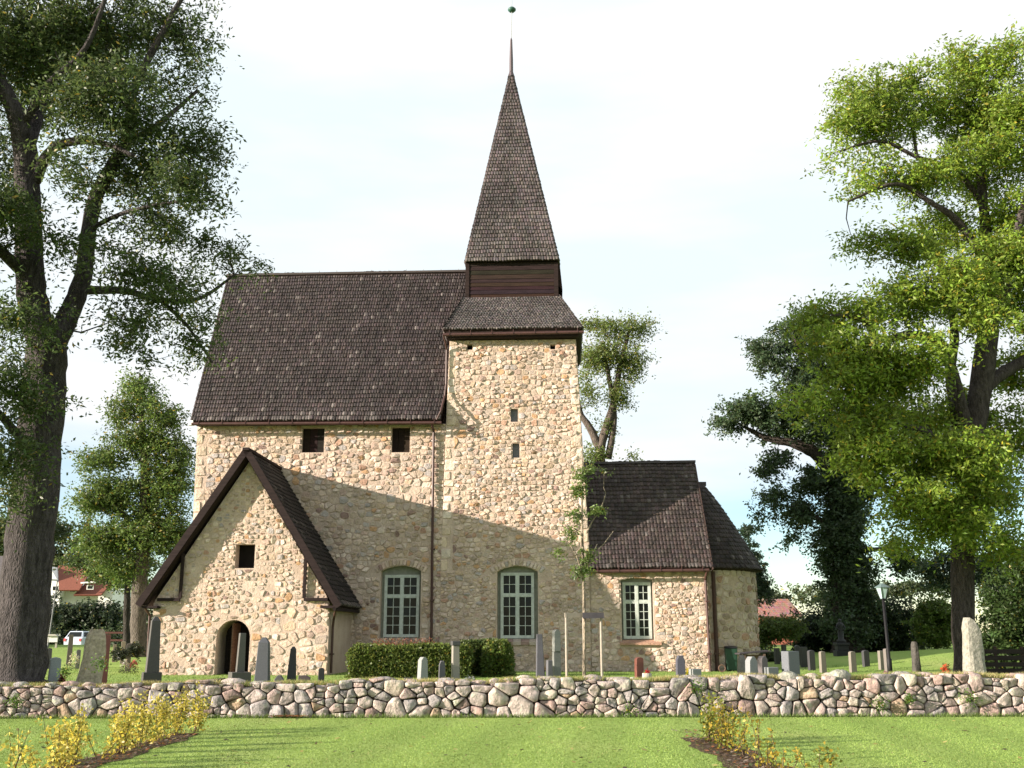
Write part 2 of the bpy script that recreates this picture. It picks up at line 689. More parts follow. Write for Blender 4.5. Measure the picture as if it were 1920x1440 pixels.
def stone_solid(poly, gap, lift, irregular=0.12, f=0.2):
    """outline -> raised stone: ring on the wall, ring on its face, slightly domed middle. returns verts (u, out, z), faces"""
    poly = clean(poly)
    if len(poly) < 3:
        return None
    cx = sum(p[0] for p in poly) / len(poly); cz = sum(p[1] for p in poly) / len(poly)
    size = math.sqrt(area(poly))
    if size < 0.05:
        return None
    k = max(0.5, 1 - gap / size)
    pp = [((p[0] - cx) * k * R.uniform(1 - irregular, 1), (p[1] - cz) * k * R.uniform(1 - irregular, 1)) for p in poly]
    pp = chaikin(pp, f)
    n = len(pp)
    tx, tz = R.uniform(-0.5, 0.5) * lift, R.uniform(-0.5, 0.5) * lift
    v = [(cx + p[0], 0.015, cz + p[1]) for p in pp]
    for p in pp:
        q = R.uniform(0.80, 0.95)
        v.append((cx + p[0] * q, -lift * R.uniform(0.55, 1.15) - tx * p[0] / size * 2 - tz * p[1] / size * 2, cz + p[1] * q))
    v.append((cx + R.uniform(-.2, .2) * size, -lift * R.uniform(0.8, 1.35), cz + R.uniform(-.2, .2) * size))
    f_ = []
    for i in range(n):
        j = (i + 1) % n
        f_.append((i, j, n + j, n + i))
        f_.append((n + i, n + j, 2 * n))
    return v, f_


CHURCH_COLS = [((0.52, 0.445, 0.355), 26), ((0.48, 0.405, 0.325), 22), ((0.56, 0.50, 0.42), 16), ((0.43, 0.375, 0.315), 14), ((0.49, 0.40, 0.29), 10),
               ((0.45, 0.30, 0.17), 4), ((0.37, 0.25, 0.18), 4), ((0.43, 0.34, 0.28), 7), ((0.38, 0.365, 0.345), 6), ((0.26, 0.19, 0.165), 2)]


def pick(tab):
    t = R.uniform(0, sum(w for _, w in tab))
    for c, w in tab:
        t -= w
        if t <= 0:
            break
    k = R.uniform(0.86, 1.12)
    return (min(0.8, c[0] * k * 1.04), min(.8, c[1] * k * .975), min(.8, c[2] * k * 1.0))


ALL_STONES = []      # (size key, wall key, verts, faces, colour)


def add_stone(wall, poly, place, gap, lift, irregular=0.1, col=None, f=0.2, tab=CHURCH_COLS, weight=1.0):
    s = stone_solid(poly, gap, lift, irregular, f)
    if not s:
        return
    v, fs_ = s
    v = [place(*p) for p in v]
    ALL_STONES.append((area(poly) * weight, wall, v, fs_, col or pick(tab)))


def wall_face(region, holes):
    polys = [[Vector((x, z, 0)) for x, z in region]] + [[Vector((x, z, 0)) for x, z in h] for h in holes]
    tris = tessellate_polygon(polys)
    pts = [(p.x, p.y) for q in polys for p in q]
    return pts, tris


# ------------------------------------------------------------------ the church
A = math.radians(2.5)
church = root('church', (0, 40, 0), -A)
tag(church, 'medieval rubble stone church with shingled roofs, square tower and tall pointed spire', 'church')


def arch_hole(x0, x1, z0, zs, rise, n=9):
    cx = (x0 + x1) / 2; s = (x1 - x0) / 2
    rr = (s * s + rise * rise) / (2 * rise)
    cz = zs + rise - rr
    a0 = math.asin(min(1, s / rr))
    pts = [(x0, z0), (x1, z0)]
    for i in range(n + 1):
        a = a0 - 2 * a0 * i / n
        pts.append((cx + rr * math.sin(a), cz + rr * math.cos(a)))
    return pts, (cx, cz, rr)


def hole_box(mb, hole, w0, w1, col):
    """reveal surfaces and the back of a recess"""
    n = len(hole)
    mb.add([(x, w0, z) for x, z in hole] + [(x, w1, z) for x, z in hole],
           [(i, i + n, (i + 1) % n + n, (i + 1) % n) for i in range(n)], col)


def masonry_wall(name, region, w, holes, depth_sides, rects, circles, courses, gap, lift, skip, extra=None, sides=None, quoins=()):
    """front wall at depth w of the church frame. region counter-clockwise in (u, z)."""
    mb = MB()
    pts, tris = wall_face(region, [h for h, d in holes])
    mb.add([(x, w, z) for x, z in pts], tris)
    for h, d in holes:
        hole_box(mb, h, w, w + d, None)
    if depth_sides:
        d = depth_sides
        n = len(region)
        mb.add([(x, w, z) for x, z in region] + [(x, w + d, z) for x, z in region],
               [(i, (i + 1) % n, (i + 1) % n + n, i + n) for i in range(n)])
        mb.add([(x, w + d, z) for x, z in region], [tuple(range(n))])
    o = mb.build(name, M['mortar'], church)
    xs_ = [p[0] for p in region]; zs_ = [p[1] for p in region]
    reg2 = region
    q0 = [q for q in quoins]
    seeds = []
    for (z0, z1, hmin, hmax, wmin, wmax) in courses:
        seeds += split_seeds(min(xs_), max(xs_), z0, z1, hmin, hmax, wmin)
    seeds = [s for s in seeds if not any(a < s[0] < b and c < s[1] < d for a, b, c, d in rects)
             and not any(math.hypot(s[0] - cx, s[1] - cz) < rr and s[1] > zm - .1 for cx, cz, rr, zm in circles)]
    cs = cells(seeds, reg2)
    for sd, c in zip(seeds, cs):
        if c is None or R.random() < skip:
            continue
        c = cut_openings(c, sd, rects, circles)
        if c is None or area(c) < 0.006:
            continue
        add_stone(name, c, lambda u, d, z, w=w: (u, w + d, z), gap * R.uniform(0.4, 1.9), lift * R.uniform(0.3, 1.6), 0.09, f=R.uniform(.07, .17))
    return o


def quoin_column(wall, w, xf, z0, z1, side, wd=(0.28, 0.5), hh=(0.28, 0.5), lift=0.03):
    """dressed corner blocks; xf(z) gives the corner, side +1 = blocks extend to +u"""
    z = z0
    k = 0
    while z < z1 - 0.1:
        h = min(R.uniform(*hh), z1 - z)
        wid = wd[1] * R.uniform(.85, 1.1) if k % 2 else wd[0] * R.uniform(.85, 1.15)
        k += 1
        a0, a1 = xf(z), xf(z + h)
        poly = [(a0, z), (a0 + side * wid, z), (a1 + side * wid, z + h), (a1, z + h)]
        if side < 0:
            poly = poly[::-1]
        add_stone(wall, poly, lambda u, d, zz: (u, w + d, zz), 0.03, lift, 0.03, pick([((0.58, 0.50, 0.38), 5), ((0.53, 0.46, 0.37), 4), ((0.60, 0.55, 0.46), 3)]), 0.1)
        z += h


WIN = [(-4.88, -3.54, 1.47, 3.79), (-0.44, 0.83, 1.43, 3.86), (4.17, 5.23, 1.41, 3.49)]
BATTER = lambda z: 2.93 - max(0.0, z - 5.0) * 0.0475
BATTER_L = lambda z: -2.72 + max(0.0, z - 5.0) * 0.027

# nave
nave_hole, nave_c = arch_hole(-4.99, -3.46, 1.36, 3.92, 0.2)
hatches = [(-8.29, -7.40, 8.52, 9.5), (-4.73, -4.01, 8.50, 9.5)]
rect_h = lambda r: [(r[0], r[2]), (r[1], r[2]), (r[1], r[3]), (r[0], r[3])]
nave_region = [(-12.28, 0.0), (-2.72, 0.0), (-2.60, 9.62), (-12.5, 9.62)]
nave_rects = [(-5.02, -3.43, 1.16, 3.95), (-6.0, -12.3, 0, 0)] + [(a - .02, b + .02, c - .02, d + .3) for a, b, c, d in hatches]
nave_rects = [r for r in nave_rects if r[0] < r[1]]
masonry_wall('nave_wall', nave_region, 0.0, [(nave_hole, 0.32)] + [(rect_h(h), 0.4) for h in hatches], 6.2,
             nave_rects + [(-12.9, -12.02, 0, 9.3)], [(nave_c[0], nave_c[1], nave_c[2] + 0.30, 3.9)],
             [(0.0, 4.6, 0.020, 0.19, 1.7, 0), (4.6, 9.3, 0.035, 0.24, 1.3, 0), (9.3, 9.62, 0.03, 0.07, 2.0, 0)], 0.018, 0.032, 0.015)
quoin_column('nave_wall', 0.0, lambda z: -12.28 - 0.0229 * z, 0.1, 9.5, 1)

# tower
slits = [(-0.05, 0.23, 9.67, 10.2), (0.02, 0.29, 8.25, 8.82)]
putlogs = [(-1.80, -1.58, 12.62, 12.85), (1.52, 1.72, 12.60, 12.80)]
tow_hole, tow_c = arch_hole(-0.56, 0.98, 1.33, 3.88, 0.22)
tower_region = [(-2.715, 0.0), (2.93, 0.0), (2.93, 5.0), (2.55, 13.0), (-2.50, 13.0), (-2.715, 5.0)]
masonry_wall('tower_wall', tower_region, -0.03, [(tow_hole, 0.33)] + [(rect_h(s), 0.22) for s in slits] + [(rect_h(s), 0.3) for s in putlogs], 5.2,
             [(-0.59, 1.01, 1.12, 3.9), (-2.9, -2.28, 3.9, 13), (2.56, 3.1, 3.5, 13.1)] + [(a - .02, b + .02, c - .02, d + .02) for a, b, c, d in slits + putlogs],
             [(tow_c[0], tow_c[1], tow_c[2] + 0.30, 3.8)],
             [(0.0, 4.4, 0.02, 0.17, 1.8, 0), (4.4, 8.0, 0.03, 0.14, 1.4, 0), (8.0, 12.55, 0.035, 0.19, 1.25, 0), (12.55, 13.0, 0.03, 0.07, 2.0, 0)], 0.018, 0.033, 0.015)
quoin_column('tower_wall', -0.03, BATTER_L, 3.9, 12.95, 1, (0.26, 0.42), (0.25, 0.48))
quoin_column('tower_wall', -0.03, BATTER, 3.5, 12.95, -1, (0.28, 0.4), (0.3, 0.55))

# chancel
ch_hole, ch_c = arch_hole(4.10, 5.30, 1.32, 3.56, 0.10, 5)
chancel_region = [(2.935, 0.0), (7.38, 0.0), (7.33, 3.95), (2.935, 3.95)]
masonry_wall('chancel_wall', chancel_region, 0.05, [(ch_hole, 0.28)], 4.9,
             [(4.06, 5.34, 1.1, 3.62)], [],
             [(0.0, 3.95, 0.018, 0.19, 1.5, 0)], 0.016, 0.030, 0.02)

# voussoirs over the two tall windows
for (cx, cz, rr), wall, w, s in ((nave_c, 'nave_wall', 0.0, 0.765), (tow_c, 'tower_wall', -0.03, 0.77)):
    a0 = math.asin(s / rr) + 0.10
    k = 15
    for i in range(k):
        a = -a0 + 2 * a0 * i / k; b = -a0 + 2 * a0 * (i + 1) / k
        ro = rr + R.uniform(0.22, 0.3)
        poly = [(cx + rr * math.sin(b), cz + rr * math.cos(b)), (cx + ro * math.sin(b), cz + ro * math.cos(b)),
                (cx + ro * math.sin(a), cz + ro * math.cos(a)), (cx + rr * math.sin(a), cz + rr * math.cos(a))]
        add_stone(wall, poly, lambda u, d, z, w=w: (u, w + d, z), 0.014, 0.045, 0.05, f=0.12)

# apse: cylinder with rubble mapped round it
AC = (7.36, 2.65); AR = 2.22
mb = MB()
n = 40
prof = []
for i in range(n + 1):
    a = math.radians(-100 + 200 * i / n)
    prof.append((AC[0] + AR * math.cos(a), AC[1] + AR * math.sin(a)))
mb.add([(x, y, 0.0) for x, y in prof] + [(x, y, 4.05) for x, y in prof], [(i, i + 1, i + n + 2, i + n + 1) for i in range(n)])
apse_wall = mb.build('apse_wall', M['mortar'], church)
reg = [(-3.7, 0.0), (1.6, 0.0), (1.6, 4.0), (-3.7, 4.0)]
sds = course_seeds(-3.7, 1.6, 0, 4.0, 0.17, 0.33, 0.8, 1.9)
for sd, c in zip(sds, cells(sds, reg)):
    if c is None or R.random() < 0.06:
        continue

    def on_apse(u, d, z):
        a = u / AR
        r = AR - d
        return (AC[0] + r * math.cos(a), AC[1] + r * math.sin(a), z)
    add_stone('apse_wall', c, on_apse, 0.03, 0.035, 0.12, pick([((0.40, 0.35, 0.29), 5), ((0.30, 0.25, 0.20), 4), ((0.45, 0.40, 0.34), 5), ((0.34, 0.23, 0.17), 2)]))

# porch
PW = -4.0
p_hole, p_c = arch_hole(-9.90, -8.74, 0.0, 1.50, 0.56, 12)
p_hole[0] = (-9.90, 0.02); p_hole[1] = (-8.74, 0.02)
p_win = (-9.42, -8.74, 3.80, 4.62)
porch_region = [(-12.12, 0.0), (-6.06, 0.0), (-6.06, 2.62), (-6.2, 2.9), (-9.13, 7.50), (-12.0, 2.9), (-12.16, 2.62)]
masonry_wall('porch_wall', porch_region, PW, [(p_hole, 1.1), (rect_h(p_win), 0.45)], 0,
             [(-9.94, -8.70, -0.1, 1.5)] + [(p_win[0] - .02, p_win[1] + .02, p_win[2] - .02, p_win[3] + .02)], [(p_c[0], p_c[1], p_c[2] + 0.02, 1.45)],
             [(0.0, 2.6, 0.03, 0.34, 1.4, 0), (2.6, 7.6, 0.02, 0.22, 1.25, 0)], 0.036, 0.025, 0.06)
for u in (-12.12, -6.06):
    mb = MB()
    mb.add([(u, PW, 0), (u, 0, 0), (u, 0, 2.75), (u, PW, 2.75)], [(0, 1, 2, 3)])
    mb.build('porch_side_wall', M['mortar'], church)
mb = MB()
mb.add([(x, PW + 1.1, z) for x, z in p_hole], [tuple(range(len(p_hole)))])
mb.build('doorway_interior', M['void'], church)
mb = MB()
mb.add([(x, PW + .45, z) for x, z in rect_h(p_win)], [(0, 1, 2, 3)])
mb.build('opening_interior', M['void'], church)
mb = MB()
mb.box(-9.45, -9.41, PW + 0.25, PW + 1.09, 0.1, 1.95, (0.12, 0.07, 0.05))
mb.box(-9.86, -9.46, PW + 1.02, PW + 1.08, 0.1, 1.8, (0.03, 0.022, 0.02))
mb.build('door', M['plank'], church)

# put the stones in: 300 as objects, the rest joined per wall
ALL_STONES.sort(key=lambda s: -s[0])
walls = {o.name: o for o in church.children}
rest = {}
for i, (sz, wall, v, f_, c) in enumerate(ALL_STONES):
    if i < 300:
        new_mesh('stone', v, f_, M['stone'], walls[wall], [c] * len(v))
    else:
        rest.setdefault(wall, MB()).add(v, f_, c)
for wall, mb in rest.items():
    mb.build('rubble_stones', M['stone'], walls[wall], kind='stuff')
print('church stones', len(ALL_STONES))

# ------------------------------------------------------------------ shingled roofs
SH_T = np.array([(-0.5, 0.0), (-0.5, 0.12), (-0.28, -0.0), (0.28, -0.0), (0.5, 0.12), (0.5, 1.0), (-0.5, 1.0)])


def shingle_batch(C, U, V, N, w, l, th, cols):
    """C = middle of each lower edge. One chamfered, tilted board per entry."""
    n = len(C)
    t2 = [(-0.495, 1.0), (-0.495, 0.10), (-0.27, 0.0), (0.27, 0.0), (0.495, 0.10), (0.495, 1.0)]
    vs = np.zeros((n, 10, 3))
    for k, (a, b) in enumerate(t2):
        hgt = th * (1 - b) + 0.004
        vs[:, k] = C + U * (a * w)[:, None] + V * (b * l)[:, None] + N * (hgt[:, None] if hasattr(hgt, 'shape') else hgt)
    for k, j in enumerate((1, 2, 3, 4)):
        a, b = t2[j]
        vs[:, 6 + k] = C + U * (a * w)[:, None] + V * (b * l)[:, None] - N * 0.01
    base = np.arange(n) * 10
    q = [(0, 1, 4, 5), (1, 2, 3, 4), (1, 6, 7, 2), (2, 7, 8, 3), (3, 8, 9, 4)]
    F_ = np.concatenate([np.stack([base + i for i in f], 1) for f in q])
    return vs.reshape(-1, 3), F_, np.repeat(cols, 10, 0)


def shingle_cols(n, base=(0.062, 0.046, 0.043), light=0.10):
    c = np.array(base)[None] * G.uniform(0.7, 1.4, (n, 1)) * G.uniform(0.93, 1.07, (n, 3))
    m = G.random(n) < light
    c[m] = np.array((0.105, 0.09, 0.088)) * G.uniform(0.7, 1.3, (m.sum(), 1))
    return c


def roof_plane(P0, P1, P2, P3, step=0.225, width=0.125, base=(0.034, 0.025, 0.026), th=0.06, sag=0.0, light=0.10):
    """P0,P1 eave left/right, P2,P3 top right/left (seen from outside). returns arrays"""
    P0, P1, P2, P3 = map(np.array, (P0, P1, P2, P3))
    L = np.linalg.norm((P3 + P2) / 2 - (P0 + P1) / 2)
    rows_ = max(2, int(round(L / step)))
    U = (P1 - P0) / np.linalg.norm(P1 - P0)
    Vd = ((P3 + P2) / 2 - (P0 + P1) / 2)
    Vd = Vd - U * Vd.dot(U)
    Vd /= np.linalg.norm(Vd)
    N = np.cross(U, Vd)
    C_, W_, Cc = [], [], []
    for r in range(rows_):
        t = (r + G.uniform(-0.02, 0.02)) / rows_
        a = P0 + (P3 - P0) * t; b = P1 + (P2 - P1) * t
        ln = np.linalg.norm(b - a)
        if ln < 0.05:
            continue
        k = max(1, int(ln / width))
        s = (np.arange(k) + 0.5) / k
        pts = a[None] + (b - a)[None] * s[:, None]
        wave = 0.018 * np.sin(pts @ U * 1.3 + r * 0.35) + 0.01 * np.sin(pts @ U * 3.7 - r * .6)
        pts = pts + Vd[None] * (wave + G.uniform(-0.014, 0.014, k))[:, None]
        C_.append(pts); W_.append(np.full(k, ln / k))
        row_tone = G.uniform(0.85, 1.15)
        lt = light + (0.5 if r < 1 else 0.0)  # eave course coloured paler: sunlight on the shingle tips put into the colour
        Cc.append(shingle_cols(k, base, lt) * row_tone)
    C_ = np.concatenate(C_); W_ = np.concatenate(W_); Cc = np.concatenate(Cc)
    n_ = len(C_)
    o = np.ones((n_, 1))
    th_ = G.uniform(0.85, 1.2, n_) * th
    return shingle_batch(C_, U[None] * o, Vd[None] * o, N[None] * o, W_, np.full(n_, step * 1.5), th_, Cc)


def join(parts):
    V, F_, C_ = [], [], []
    b = 0
    for v, f, c in parts:
        V.append(v); F_.append(f + b); C_.append(c); b += len(v)
    return np.concatenate(V), np.concatenate(F_), np.concatenate(C_)


def roof(name, planes, step=0.225, width=0.125, base=(0.036, 0.027, 0.028), light=0.04, under=0.12):
    """planes: list of 4-point lists. One part: boarding, with the shingles as a sub-part"""
    mb = MB()
    for pl in planes:
        a = [np.array(p) for p in pl]
        U = a[1] - a[0]; V_ = (a[3] + a[2]) / 2 - (a[0] + a[1]) / 2
        N = np.cross(U, V_); N /= np.linalg.norm(N)
        mb.hexa([p - N * under for p in a], [p - N * 0.003 for p in a])
    o = mb.build(name, M['board'], church)
    v, f, c = join([roof_plane(*pl, step=step, width=width, base=base, light=light) for pl in planes])
    new_mesh('shingles', v, f, M['shingle'], o, c, kind='stuff')
    return o


# nave roof (south slope and north slope)
NR = 17.0; NE = 9.72
roof('nave_roof', [[(-12.62, -0.5, NE), (-2.76, -0.5, NE - .03), (-1.9, 3.15, NR + .02), (-12.75, 3.15, NR)],
                   [(-2.76, 6.8, NE), (-12.62, 6.8, NE), (-12.75, 3.15, NR), (-1.9, 3.15, NR + .02)]], step=0.215, width=0.11)
mb = MB()
mb.bar((-12.78, 3.15, NR + .03), (-1.9, 3.15, NR + .06), 0.24, 0.09, (0.05, 0.04, 0.038))
for i in range(14):
    mb.bar((-12.5 + i * 0.77, 3.15, NR), (-12.5 + i * 0.77, 3.15, NR + .2), 0.02, 0.02, (0.3, 0.3, 0.3))
mb.build('ridge_board', M['plain'], church)

mb = MB()
mb.add([(-12.45, 0.02, 9.6), (-12.45, 6.2, 9.6), (-12.55, 3.15, 16.6)], [(0, 1, 2)])
mb.build('nave_gable', M['mortar'], church)
mb = MB()
mb.add([(-2.75, 0.3, 9.6), (-2.75, 6.2, 9.6), (-2.75, 3.15, 16.6)], [(0, 1, 2)])
mb.build('nave_gable', M['mortar'], church)

# tower skirt roof, belfry, spire
SK = 13.36
e0, e1, f0, f1 = -2.72, 2.80, -0.45, 5.6
b0, b1, g0, g1 = -1.95, 1.83, 1.15, 4.9
zt = 15.18
roof('tower_roof', [[(e0, f0, SK), (e1, f0, SK), (b1 + .1, g0, zt), (b0 - .12, g0, zt)],
                    [(e1, f0, SK), (e1, f1, SK), (b1 + .1, g1, zt), (b1 + .1, g0, zt)],
                    [(e1, f1, SK), (e0, f1, SK), (b0 - .12, g1, zt), (b1 + .1, g1, zt)],
                    [(e0, f1, SK), (e0, f0, SK), (b0 - .12, g0, zt), (b0 - .12, g1, zt)]],
     step=0.135, width=0.11, base=(0.072, 0.063, 0.064), light=0.06)
mb = MB()
mb.box(b0 + .05, b1 - .05, g0 + .05, g1 - .05, zt - .3, 16.9)
belfry = mb.build('belfry', M['board'], church)
zb = zt - 0.02
k = 0
while zb < 16.7:
    h = R.uniform(0.15, 0.2)
    c = tuple(x * R.uniform(0.75, 1.35) for x in (0.021, 0.013, 0.012))
    mb = MB()
    lo, hi = 0.035, 0.015
    mb.add([(b0, g0 - lo, zb), (b1, g0 - lo, zb), (b1, g0 - hi, zb + h), (b0, g0 - hi, zb + h),
            (b0, g0 + .04, zb), (b1, g0 + .04, zb), (b1, g0 + .04, zb + h), (b0, g0 + .04, zb + h)],
           [(0, 1, 2, 3), (4, 7, 6, 5), (0, 4, 5, 1), (1, 5, 6, 2), (2, 6, 7, 3), (3, 7, 4, 0)], c)
    mb.build('plank', M['plank'], belfry)
    for (x, y, s) in ((b1, 0, 1), (b0, 0, -1)):
        mb = MB()
        mb.box(min(x, x + s * .03), max(x, x + s * .03), g0 + .04, g1, zb + .006, zb + h - .004, c)
        mb.build('plank', M['plank'], belfry)
    zb += h
mb = MB()
mb.box(b1 - .13, b1 + .045, g0 - .055, g0 + .1, zt - .05, 16.7, (0.022, 0.014, 0.013))
mb.box(b0 - .045, b0 + .11, g0 - .055, g0 + .1, zt - .05, 16.7, (0.022, 0.014, 0.013))
mb.build('corner_board', M['plank'], belfry)
mb = MB()
mb.hexa([(b1 + .05, g0 + .3, 15.75), (b1 + .22, g0 + .3, 15.6), (b1 + .22, g1 - .3, 15.6), (b1 + .05, g1 - .3, 15.75)],
        [(b1 + .05, g0 + .3, 16.7), (b1 + .12, g0 + .3, 16.7), (b1 + .12, g1 - .3, 16.7), (b1 + .05, g1 - .3, 16.7)], (0.03, 0.018, 0.015))
mb.build('sound_shutter', M['plank'], belfry)

s0, s1, h0, h1 = -1.99, 1.90, 0.95, 5.05
zs = 16.72
TU, TW, TZ = -0.17, 3.05, 26.55
t = 0.05
roof('spire', [[(s0, h0, zs), (s1, h0, zs), (TU + t, TW - t, TZ), (TU - t, TW - t, TZ)],
               [(s1, h0, zs), (s1, h1, zs), (TU + t, TW + t, TZ), (TU + t, TW - t, TZ)],
               [(s1, h1, zs), (s0, h1, zs), (TU - t, TW + t, TZ), (TU + t, TW + t, TZ)],
               [(s0, h1, zs), (s0, h0, zs), (TU - t, TW - t, TZ), (TU - t, TW + t, TZ)]],
     step=0.19, width=0.115, base=(0.084, 0.069, 0.073), light=0.06, under=0.06)
mb = MB()
mb.lathe([(0.17, 0), (0.09, .25), (0.085, 0.9), (0.05, 1.9), (0.02, 2.0)], (TU, TW, TZ - .15), 8, (0.09, 0.07, 0.08))
mb.build('spire_finial', M['plain'], church)
mb = MB()
mb.tube([(TU, TW, TZ + 1.7), (TU + .03, TW, TZ + 3.4), (TU + .03, TW, TZ + 5.2)], [.02, .015, .012], 6, (0.3, 0.32, 0.34))
vn = [(0, 0), (.55, 0), (.7, .25), (.2, .32), (0, .28)]
mb.prism([(TU + .03 + x, TZ + 4.6 + z) for x, z in vn], TW - .01, TW + .01, (0.2, 0.2, 0.2))
mb.build('weathervane', M['plain'], church)
mb = MB()
mb.lathe([(0.02, -.12), (.12, -.1), (.19, -.02), (.19, .03), (.12, .1), (.02, .13)], (TU + .03, TW, TZ + 3.32), 14)
mb.build('copper_ball', M['copper'], church, smooth=True)

# chancel and apse roofs
CE = 3.98; CR = 8.38
roof('chancel_roof', [[(2.9, -0.38, CE), (7.52, -0.38, CE + .02), (7.40, 2.6, CR + .04), (2.7, 2.6, CR)],
                      [(7.52, 5.5, CE), (2.9, 5.5, CE), (2.7, 2.6, CR), (7.40, 2.6, CR + .04)]],
     step=0.215, width=0.13, base=(0.050, 0.038, 0.037), light=0.05)
mb = MB()
mb.bar((2.7, 2.6, CR + .04), (7.42, 2.6, CR + .09), 0.22, 0.09, (0.06, 0.05, 0.06))
mb.bar((7.36, 2.65, 7.55), (7.82, 2.65, 7.55), 0.2, 0.16, (0.06, 0.05, 0.06))
mb.build('ridge_board', M['plain'], church)
mb = MB()
mb.add([(7.34, 0.05, 3.95), (7.34, 5.0, 3.95), (7.34, 2.6, 8.2)], [(0, 1, 2)])
mb.add([(2.95, 0.05, 3.95), (2.95, 5.0, 3.95), (2.95, 2.6, 8.2)], [(0, 1, 2)])
mb.build('chancel_gable', M['mortar'], church)
mb = MB()
for (pa, pb) in (((7.50, -.40, CE - .10), (7.39, 2.55, CR - .08)),):
    mb.bar(pa, pb, 0.04, 0.2, (0.05, 0.03, 0.025))
mb.build('barge_board', M['plain'], church)


def apse_r(z):
    t = (z - 4.02) / (7.5 - 4.02)
    return 0.22 + (2.42 - 0.22) * (1 - t) ** 0.86


parts = []
z = 4.02
C_, U_, V_, N_, W_, L_ = [], [], [], [], [], []
rows_ = 20
for r in range(rows_):
    z0 = 4.02 + 3.45 * r / rows_; z1 = z0 + 3.45 / rows_
    r0 = apse_r(z0); r1 = apse_r(z1)
    sl = math.hypot(r0 - r1, z1 - z0)
    k = max(4, int(math.radians(210) * r0 / 0.13))
    for i in range(k):
        a = math.radians(-105 + 210 * (i + 0.5) / k)
        rad = np.array((math.cos(a), math.sin(a), 0)); tg = np.array((-math.sin(a), math.cos(a), 0))
        vd = (rad * (r1 - r0) + np.array((0, 0, z1 - z0))) / sl
        C_.append(np.array((AC[0] + .1, AC[1], 0)) + rad * r0 + np.array((0, 0, z0 + R.uniform(-.012, .012))))
        U_.append(tg); V_.append(vd); N_.append(np.cross(tg, vd)); W_.append(math.radians(210) * r0 / k); L_.append(sl * 1.5)
v, f, c = shingle_batch(np.array(C_), np.array(U_), np.array(V_), np.array(N_), np.array(W_), np.array(L_), G.uniform(.02, .045, len(C_)),
                        shingle_cols(len(C_), (0.034, 0.026, 0.026), 0.05))
mb = MB()
n = 40
for r in range(rows_ + 1):
    z0 = 4.02 + 3.45 * r / rows_
    for i in range(n + 1):
        a = math.radians(-105 + 210 * i / n)
        mb.v.append((AC[0] + .1 + (apse_r(z0) - .02) * math.cos(a), AC[1] + (apse_r(z0) - .02) * math.sin(a), z0)); mb.c.append((.03, .02, .02))
mb.f = [(r * (n + 1) + i, r * (n + 1) + i + 1, (r + 1) * (n + 1) + i + 1, (r + 1) * (n + 1) + i) for r in range(rows_) for i in range(n)]
ring = []
for i in range(n + 1):
    a = math.radians(-105 + 210 * i / n)
    ring += [(AC[0] + .1 + 2.40 * math.cos(a), AC[1] + 2.40 * math.sin(a), 4.0), (AC[0] + AR * math.cos(a) * .98, AC[1] + AR * math.sin(a) * .98, 3.93)]
mb.add(ring, [(2 * i, 2 * i + 1, 2 * i + 3, 2 * i + 2) for i in range(n)], (.03, .02, .02))
apse_roof = mb.build('apse_roof', M['board'], church)
new_mesh('shingles', v, f, M['shingle'], apse_roof, c, kind='stuff')

# porch roof
PA = (-9.13, 7.86)
roof('porch_roof', [[(-5.72, PW - .38, 2.55), (-5.72, 0.0, 2.55), (PA[0], 0.0, PA[1]), (PA[0], PW - .38, PA[1])],
                    [(-12.48, 0.0, 2.60), (-12.48, PW - .38, 2.60), (PA[0], PW - .38, PA[1]), (PA[0], 0.0, PA[1])]],
     step=0.21, width=0.13, base=(0.022, 0.018, 0.020), light=0.04)
mb = MB()
dk = (0.021, 0.0135, 0.0135)
for eu, ez in ((-5.66, 2.46), (-12.54, 2.51)):
    mb.bar((PA[0], PW - .40, PA[1] - .0), (eu, PW - .40, ez + .02), 0.05, 0.23, dk, up=(0, 1, 0) if False else (0, 0, 1))
    mb.bar((PA[0], PW - .02, PA[1] - .12), (eu * .97 + PA[0] * .03, PW - .02, ez + .05), 0.05, 0.16, dk)
mb.build('barge_board', M['plank'], church)
mb = MB()
mb.bar((PA[0], PW - .5, PA[1] + .03), (PA[0], 0.0, PA[1] + .03), 0.22, 0.10, dk)
mb.build('ridge_board', M['plank'], church)
for sgn, (ux, ue) in ((1, (-11.22, -12.0)), (-1, (-6.93, -6.10))):
    mb = MB()
    mb.box(ux - .05, ux + .05, PW - .13, PW - .05, 2.78, 4.30 if sgn > 0 else 4.32, dk)
    mb.box(min(ux, ue), max(ux, ue), PW - .14, PW - .045, 2.68, 2.79, dk)
    mb.build('gable_frame', M['plank'], church)
mb = MB()
mb.box(-6.3, -5.72, PW - .36, PW - .0, 2.44, 2.52, dk)
mb.box(-12.42, -11.9, PW - .36, PW - .0, 2.44, 2.52, dk)
mb.box(-5.86, -5.76, PW - .36, -.02, 2.36, 2.47, dk)
mb.build('soffit_board', M['plank'], church)

# eaves boards, gutters, downpipes
def gutter(a, b, name='gutter'):
    mb = MB()
    mb.tube([a, b], 0.062, 8)
    a_, b_ = np.array(a), np.array(b)
    n_ = int(np.linalg.norm(b_ - a_) / 1.05) + 1
    for i in range(n_ + 1):
        p = a_ + (b_ - a_) * (i + .3) / (n_ + .6)
        mb.bar(p + (0, -.068, -.03), p + (0, -.02, .17), 0.02, 0.03, (0.3, 0.28, 0.26))
    return mb.build(name, M['metal'], church)


